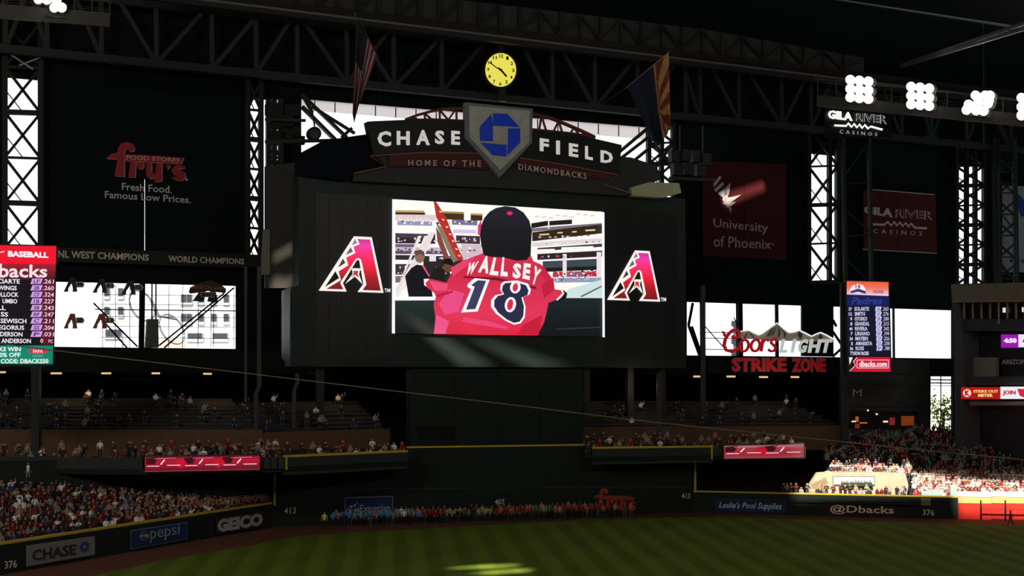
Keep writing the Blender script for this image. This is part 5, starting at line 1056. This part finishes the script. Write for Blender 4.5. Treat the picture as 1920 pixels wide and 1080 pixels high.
fm = [mat('flag_red', (.17, .012, .014, 1)), mat('flag_white', (.34, .27, .25, 1)), mat('flag_navy', (.014, .015, .024, 1))]
def uc(u, v): return 2 if (u < .54 and v < .42) else (0 if int(u*13) % 2 == 0 else 1)
flagmesh('flag_cloth', [(668, 36), (682, 60), (694, 76), (708, 106)], [(661, 214), (664, 232), (668, 216), (675, 188)], FP, 0, 26, 12, uc, fm, .35, ur)
for i in range(5):
    for j in range(4): flat('canton_star', ell(671+j*4.6+i*1.2, 58+i*10+j*2, .9, 1.1, 5), FP, .62, mat('star_white', (.05, .05, .06, 1)), ur, .03)
tube('staff', [FP.at(666, 22, .1), FP.at(709, 108, .1)], .05, STEEL2, ur); tube('hanger_rope', [FP.at(666, 22, .1), EB.at(664, ed(664)[1]+4, .2)], .03, STEEL2, ur); tube('hanger_rope', [FP.at(709, 108, .1), EB.at(704, ed(704)[1]+4, .2)], .03, STEEL2, ur); tube('staff_rope', [FP.at(709, 108, .1), FP.at(712, 190, -.4)], .02, STEEL2, ur)
ar = root('sunray_flag', FP.at(1240, 275), 'limp flag with red and yellow rays over navy hanging right of the sign', 'flag')
am = [mat('ray_red', (.18, .028, .015, 1)), mat('ray_yellow', (.42, .24, .07, 1)), mat('flag_navy2', (.010, .013, .028, 1)), mat('star_copper', (.26, .07, .03, 1))]
hoist = [(1254, 98), (1228, 118), (1222, 124), (1200, 142), (1176, 163)]; tips = [(1257, 236), (1250, 256), (1240, 262), (1232, 278), (1222, 262)]
def ac(u, v):
    if math.hypot((u-.42)*1.3, v-.60) < .07: return 3
    if u > .46: return 2
    a = math.atan2(v-.60, (.46-u)*1.4); k = int((a+math.pi/2)/(math.pi/13)); return k % 2
flagmesh('flag_cloth', hoist, tips, FP, 0, 40, 40, ac, am, .3, ar)
tube('staff', [FP.at(1172, 166, .1), FP.at(1256, 96, .1)], .05, mat('staff_tan', (.26, .2, .16, 1)), ar); tube('staff', [FP.at(1172, 166, .1), FP.at(1118, 203, -1)], .06, STEEL, ar)
# ================================================================ PEOPLE
def bake(J, E, lv=1):
    """J: joints (x,y,z,r); E: bones -> one continuous skinned body, returned as verts, faces"""
    me = bpy.data.meshes.new('body'); me.from_pydata([j[:3] for j in J], E, []); o = bpy.data.objects.new('body_tmp', me); COL.objects.link(o)
    sk = o.modifiers.new('s', 'SKIN'); 
    if lv: ss = o.modifiers.new('u', 'SUBSURF'); ss.levels = lv; ss.render_levels = lv
    for i, d in enumerate(me.skin_vertices[0].data): d.radius = (J[i][3], J[i][3]*(J[i][4] if len(J[i]) > 4 else 1)); d.use_root = (i == 0)
    bpy.context.view_layer.update(); ev = o.evaluated_get(bpy.context.evaluated_depsgraph_get()); m = ev.to_mesh()
    V = [v.co.copy() for v in m.vertices]; F = [list(p.vertices) for p in m.polygons]; bpy.data.objects.remove(o); bpy.data.meshes.remove(me); return V, F
def pose(kind):
    # facing -Y.  x right, z up
    if kind.startswith('sit'):
        hip = (0, 0, .52); J = [(0, 0, .52, .13), (0, .03, .75, .13), (0, .04, .95, .15), (0, .03, 1.09, .06), (0, .0, 1.20, .095), (0, .01, 1.29, .085)]
        E = [(0, 1), (1, 2), (2, 3), (3, 4), (4, 5)]
        for s in (-1, 1):
            k = len(J); J += [(s*.10, -.08, .50, .085), (s*.14, -.46, .50, .065), (s*.14, -.46, .10, .045), (s*.14, -.58, .05, .04)]; E += [(0, k), (k, k+1), (k+1, k+2), (k+2, k+3)]
            k = len(J)
            if kind == 'sit_cheer' and s > 0: J += [(s*.19, .03, 1.0, .06), (s*.36, -.05, 1.10, .045), (s*.34, -.08, 1.36, .035), (s*.34, -.08, 1.46, .035)]
            elif kind == 'sit_clap': J += [(s*.19, .03, 1.0, .06), (s*.27, -.08, .78, .045), (s*.08, -.30, .86, .035), (s*.03, -.36, .90, .035)]
            else: J += [(s*.19, .03, 1.0, .06), (s*.25, -.03, .75, .045), (s*.17, -.27, .62, .035), (s*.14, -.36, .58, .035)]
            E += [(2, k), (k, k+1), (k+1, k+2), (k+2, k+3)]
        zp, zs, zh = .58, 1.07, 1.22
    else:
        J = [(0, 0, .92, .12), (0, 0, 1.12, .115), (0, .01, 1.34, .14), (0, 0, 1.48, .055), (0, -.01, 1.60, .09), (0, 0, 1.69, .08)]; E = [(0, 1), (1, 2), (2, 3), (3, 4), (4, 5)]
        st = .24 if kind == 'walk' else 0
        for s in (-1, 1):
            k = len(J); J += [(s*.09, s*st*.2, .86, .085), (s*.11, s*st*.6-.02, .48, .06), (s*.12, s*st, .09, .042), (s*.13, s*st-.13, .045, .04)]; E += [(0, k), (k, k+1), (k+1, k+2), (k+2, k+3)]
            k = len(J)
            if kind == 'stand_wave' and s > 0: J += [(s*.19, 0, 1.40, .055), (s*.38, -.05, 1.50, .042), (s*.36, -.06, 1.76, .034), (s*.35, -.06, 1.86, .034)]
            elif kind == 'stand_chest': J += [(s*.19, 0, 1.40, .055), (s*.26, .0, 1.14, .042), (s*.08, -.2, 1.24, .034), (s*.0, -.2, 1.28, .034)]
            else: J += [(s*.19, 0, 1.40, .055), (s*.25, .02, 1.13, .042), (s*.26, -.06-s*st, .90, .034), (s*.26, -.08-s*st, .81, .034)]
            E += [(2, k), (k, k+1), (k+1, k+2), (k+2, k+3)]
        zp, zs, zh = .95, 1.46, 1.60
    return J, E, zp, zs, zh
def figure(kind, lv=1):
    J, E, zp, zs, zh = pose(kind); V, F = bake(J, E, lv); S = []
    sit = kind.startswith('sit')
    for f in F:
        c = sum((V[i] for i in f), Vector())/len(f); arm = abs(c.x) > (.20 if sit else .20)
        head = abs(c.x) < .13 and c.z > zs
        if head: s = 3 if (c.z > zh+.09 or (c.y > .03 and c.z > zh-.06)) else 2
        elif sit:
            if c.z < .60 and not (abs(c.x) < .17 and c.y > -.12 and c.z > .56): s = 1
            else: s = 0
            if abs(c.x) > .05 and c.y < -.20 and c.z > .56: s = 2
            if kind == 'sit_cheer' and c.z > 1.14 and c.x > .2: s = 2
        else:
            s = 1 if (c.z < zp and not arm) else 0
            if arm and c.z < 1.12: s = 2
            if kind == 'stand_wave' and c.z > 1.52 and c.x > .2: s = 2
            if kind == 'stand_chest' and c.y < -.14 and c.z > 1: s = 2
        if c.z < .085: s = 4
        S.append(s)
    # neck, ears and nose belong to the same continuous skin surface; small bumps pulled from it
    hz = (1.19 if sit else 1.60)
    return V, F, S
FIG = {k: figure(k) for k in ('sit_rest', 'sit_clap', 'sit_cheer', 'stand_rest', 'stand_chest', 'stand_wave', 'walk')}
FIGL = {k: figure(k, 0) for k in ('sit_rest', 'sit_clap', 'sit_cheer', 'stand_rest', 'stand_chest')}
SK = [mat('skin_%d' % i, c, .6) for i, c in enumerate(((.40, .24, .16, 1), (.32, .17, .11, 1), (.14, .07, .045, 1)))]
HR = [mat('hair_%d' % i, c, .6) for i, c in enumerate(((.02, .014, .01, 1), (.07, .04, .02, 1), (.25, .17, .09, 1), (.16, .01, .012, 1)))]
SHOE = mat('shoe_pale', (.35, .35, .35, 1), .6)
SH = {'red': (.26, .016, .018, 1), 'maroon': (.10, .010, .012, 1), 'white': (.88, .85, .80, 1), 'grey': (.24, .24, .24, 1), 'black': (.018, .018, .02, 1), 'blue': (.03, .06, .18, 1), 'tan': (.42, .30, .18, 1), 'orange': (.55, .14, .03, 1), 'sand': (.34, .26, .17, 1),
      'sky blue': (.06, .26, .44, 1), 'green': (.04, .24, .15, 1), 'lime': (.32, .40, .12, 1), 'yellow': (.72, .78, .10, 1), 'navy': (.015, .025, .07, 1), 'brick red': (.26, .03, .018, 1)}
PT = [mat('trousers_%d' % i, c, .8) for i, c in enumerate(((.03, .035, .05, 1), (.09, .075, .05, 1), (.015, .015, .015, 1), (.28, .26, .22, 1)))]
BM = {}
def pmesh(kind, shirt, sk, hr, ptr):
    k = (kind, shirt, sk, hr, ptr)
    if k not in BM:
        V, F, S = FIG[kind]; me = bpy.data.meshes.new('person_body'); me.from_pydata(V, [], F)
        for m in (mat('shirt_'+shirt, SH[shirt], .8), PT[ptr], SK[sk], HR[hr], SHOE): me.materials.append(m)
        me.polygons.foreach_set('material_index', S); me.polygons.foreach_set('use_smooth', [True]*len(F)); me.update(); BM[k] = me
    return BM[k]
def person(p, kind, shirt, lab, group, rz=0.0, sc=1.0, sk=None, hr=None, ptr=None, name='person'):
    o = bpy.data.objects.new(name, pmesh(kind, shirt, random.choice((0, 0, 1, 2)) if sk is None else sk, random.randrange(4) if hr is None else hr, random.randrange(3) if ptr is None else ptr))
    COL.objects.link(o); o.location = p; o.rotation_euler = (0, 0, rz); o.scale = (sc, sc, sc); return tag(o, lab, 'person', group)
def face_cam(p): return math.atan2(-p.x, p.y)*1.0 * -1 if False else math.atan2(p.x, p.y)*-1
random.seed(21)
# ---- line of people standing on the warning track
cols = []
def lineshirt(x):
    if x < 790: return random.choice(('sky blue', 'sky blue', 'sky blue', 'sky blue', 'blue', 'grey') if x < 740 else ('sky blue', 'grey', 'sky blue', 'brick red', 'white'))
    if x < 830: return random.choice(('brick red', 'red', 'brick red'))
    if x < 856: return random.choice(('lime', 'tan', 'lime', 'brick red'))
    if x < 925: return random.choice(('brick red', 'green', 'lime', 'red', 'black'))
    if x < 1000: return random.choice(('brick red', 'orange', 'red', 'brick red'))
    if x < 1035: return random.choice(('green', 'green', 'grey', 'tan'))
    return random.choice(('brick red', 'red', 'orange', 'brick red', 'tan'))
gd = lambda x: 990-(x-620)*.0345
seen_lab = {}
N_LINE = 112; place = []
for i in range(N_LINE):
    rowi = i % 2; x = 622+(1190-622)*(i+.5)/N_LINE+random.uniform(-1.2, 1.2)
    if x > 1130 and i % 2: continue
    p = ground(x, gd(x)-rowi*4.5+random.uniform(-1, 1.0)); place.append((x, p, rowi))
for x, p, rowi in place:
    s = lineshirt(x); front = 'front' if rowi == 0 else 'back'
    seg = ('at the left end' if x < 735 else 'left of the 407 mark' if x < 925 else 'right of the 407 mark' if x < 1060 else 'near the red wall logo')
    person(p, random.choice(('stand_rest', 'stand_chest', 'stand_chest', 'stand_rest')), s, '%s shirted person, %s row of the track line, %s' % (s, front, seg), '%s shirted people, %s row of the track line, %s' % (s, front, seg), rz=-math.atan2(p.x, p.y)+random.uniform(-.5, .5), sc=random.uniform(.86, 1.02))
p = ground(608, 994); person(p, 'stand_rest', 'yellow', 'person in bright yellow vest standing alone at the left end of the track line', None, rz=.15, sc=1.03, sk=0, hr=0, ptr=2)
p = ground(1895, 986); person(p, 'walk', 'black', 'person in black walking in front of the red fence at far right', None, rz=1.3, sc=.98, sk=2, hr=0, ptr=2)
p = atY(52, 902, 121); person(Vector((p.x, p.y, p.z-.1)), 'stand_rest', 'white', 'person in white standing above the back row of the left bleachers', None, rz=.3, sc=1.05, sk=0, hr=1, ptr=3)
bp = root('standing_ledge', Vector((p.x, p.y, p.z-.4)), 'small ledge under the standing person in white at the bleacher top', 'ledge'); wbox('ledge_step', (p.x, p.y, p.z-.4), 1.6, .9, .3, CONC, bp)
# ---- spectators
PAL_L = ('red', 'maroon', 'white', 'grey', 'black', 'blue', 'maroon', 'maroon', 'sand', 'black', 'black', 'brick red', 'white', 'black', 'maroon', 'tan')
STK = []
def stuffadd(L, p, rz, sc, pal, light=False):
    L.append((p, rz, sc, random.choice(pal), random.choice(('sit_rest', 'sit_clap', 'sit_cheer', 'sit_rest'))))
def buildstuff(name, L, lab, cat='crowd'):
    names = sorted(set(a[3] for a in L)); ms = [mat('shirt_'+n, SH[n], .8) for n in names]+[PT[0], SK[0], SK[1], HR[0], HR[1], SHOE]; b = len(names)
    V, F, S = [], [], []
    for p, rz, sc, sh, kd in L:
        v, f, s = FIGL[kd]; k = len(V); R = Matrix.Rotation(rz, 3, 'Z'); V += [p+R @ (x*sc) for x in v]; F += [[i+k for i in g] for g in f]
        mp = (names.index(sh), b, b+random.choice((1, 1, 2)), b+random.choice((3, 4)), b+5); S += [mp[q] for q in s]
    o = mk(name, V, F, ms, None, label=lab, cat=cat, kind='stuff'); o.data.polygons.foreach_set('material_index', S); return o
rng = random.Random(4); near = []
nrow = 13
for r in range(nrow):
    n_ = int(66-r*2.2)
    for i in range(n_):
        u = (i+.5+rng.uniform(-.22, .22))/n_
        if rng.random() < .07: continue
        near.append((u, r))
cand = []
for u, r in near:
    p = bleach(u, r, .45); cand.append((p.y, u, r, p))
cand.sort(key=lambda a: a[0]); IND = cand[:185]; REST = cand[185:]
def lface(p): return -math.atan2(p.x, p.y)+.55
for y, u, r, p in IND:
    s = rng.choice(PAL_L); third = 'lower' if r < 4 else 'middle' if r < 8 else 'upper'; near_ = 'at the left edge' if u < .12 else 'above the grey advert' if u < .36 else 'above the blue advert'
    kd = rng.choice(('sit_rest', 'sit_clap', 'sit_rest', 'sit_cheer', 'sit_rest')); wd_ = {'sit_rest': 'hands on knees', 'sit_clap': 'hands together', 'sit_cheer': 'one arm raised'}[kd]
    person(p, kd, s, '%s shirted spectator, %s, %s left bleacher rows, %s' % (s, wd_, third, near_), '%s shirted spectators with %s, %s rows of left bleachers, %s' % (s, wd_, third, near_), rz=lface(p)+rng.uniform(-.4, .4), sc=rng.uniform(.95, 1.08), name='spectator')
L = []
for y, u, r, p in REST: stuffadd(L, p, lface(p)+rng.uniform(-.4, .4), rng.uniform(.95, 1.08), PAL_L)
buildstuff('distant_crowd', L, 'dense seated crowd filling the far end of the left bleachers')
# terraces
def terr(name, pts, n, z, lab, pal, depth=3.0, rows=2):
    L = []
    for r in range(rows):
        for i in range(n):
            if rng.random() < .42: continue
            t = (i+rng.random())/n; k = t*(len(pts)-1); j = min(int(k), len(pts)-2); p = pts[j].lerp(pts[j+1], k-j)+BF.n*-(1.0+r*depth/rows); p = Vector((p.x, p.y, z+.02+r*.35))
            L.append((p, -math.atan2(p.x, p.y)+rng.uniform(-.8, .8), rng.uniform(.95, 1.08), rng.choice(pal), rng.choice(('stand_rest', 'stand_chest', 'sit_rest', 'sit_clap', 'sit_rest'))))
    return buildstuff(name, L, lab)
PT_ = ('black', 'maroon', 'grey', 'black', 'maroon', 'white', 'red', 'sand', 'black', 'black')
terr('terrace_crowd', [d0, d1, d2, d3], 62, 6.55, 'people sitting and standing along the left terrace rail', PT_, rows=3); terr('terrace_crowd', [d3, d4], 22, 6.55, 'people along the terrace left of the dark batting screen', PT_, 2.0)
terr('terrace_crowd', [e1, e2, e4], 46, 6.55, 'people along the right terrace rail', ('black', 'maroon', 'grey', 'white', 'sand', 'black', 'red'), rows=3)
for nm_, f, n_, rws, lab in (('upper_crowd', upL, 46, 9, 'dim scattered spectators in the left upper seating'), ('upper_crowd', upM, 16, 7, 'dim scattered spectators left of the batting screen'), ('upper_crowd', upR, 36, 7, 'dim scattered spectators in the right upper seating')):
    L = []
    for r in range(rws):
        for i in range(n_):
            if rng.random() < .86: continue
            p = f((i+rng.random())/n_, r, .5); stuffadd(L, p, -math.atan2(p.x, p.y)+rng.uniform(-.5, .5), 1.0, ('black', 'navy', 'grey', 'black', 'navy', 'black', 'white'))  # mostly dark shirts put the dimness of these seats into colour
    buildstuff(nm_, L, lab)
# right bowl: nearest rows as individuals, the rest as one crowd
PR_ = ('white', 'white', 'red', 'white', 'grey', 'black', 'maroon', 'sand', 'white', 'red'); PR_shade = ('maroon', 'black', 'grey', 'black', 'red', 'green', 'navy', 'maroon', 'black')  # second palette: darker shirts stand in for shade over the rear rows
L = []; k_ = 0
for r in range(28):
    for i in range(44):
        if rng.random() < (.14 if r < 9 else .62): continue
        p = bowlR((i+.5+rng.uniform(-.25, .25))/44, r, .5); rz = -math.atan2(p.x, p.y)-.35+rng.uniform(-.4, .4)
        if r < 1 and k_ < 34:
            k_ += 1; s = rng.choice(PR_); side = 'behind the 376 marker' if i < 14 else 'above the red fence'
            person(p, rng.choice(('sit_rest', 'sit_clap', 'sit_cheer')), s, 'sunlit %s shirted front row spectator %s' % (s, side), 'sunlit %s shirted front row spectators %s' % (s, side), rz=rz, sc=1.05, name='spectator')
        else: stuffadd(L, p, rz, 1.05, PR_ if r < 9 else PR_shade)
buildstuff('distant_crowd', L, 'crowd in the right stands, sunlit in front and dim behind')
L = []
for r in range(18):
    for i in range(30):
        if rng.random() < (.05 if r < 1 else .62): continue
        p = bowlP((i+.5+rng.uniform(-.3, .3))/30, r, .5); stuffadd(L, p, -math.atan2(p.x, p.y)+rng.uniform(-.5, .5), 1.05, PR_ if r < 2 else PR_shade)
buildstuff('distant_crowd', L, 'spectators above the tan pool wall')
L = []
for i in range(26):
    x = 1466+i*9.2+rng.uniform(-3, 3); p = PR.xy(x, 1.0+rng.random()*1.5); p = Vector((p.x, p.y, 1.7)); L.append((p, rng.uniform(-1, 1), 1.0, rng.choice(('black', 'maroon', 'black', 'grey', 'sand')), rng.choice(('stand_rest', 'stand_chest', 'sit_rest'))))
buildstuff('pool_crowd', L, 'dark figures standing in front of the tan pool wall')
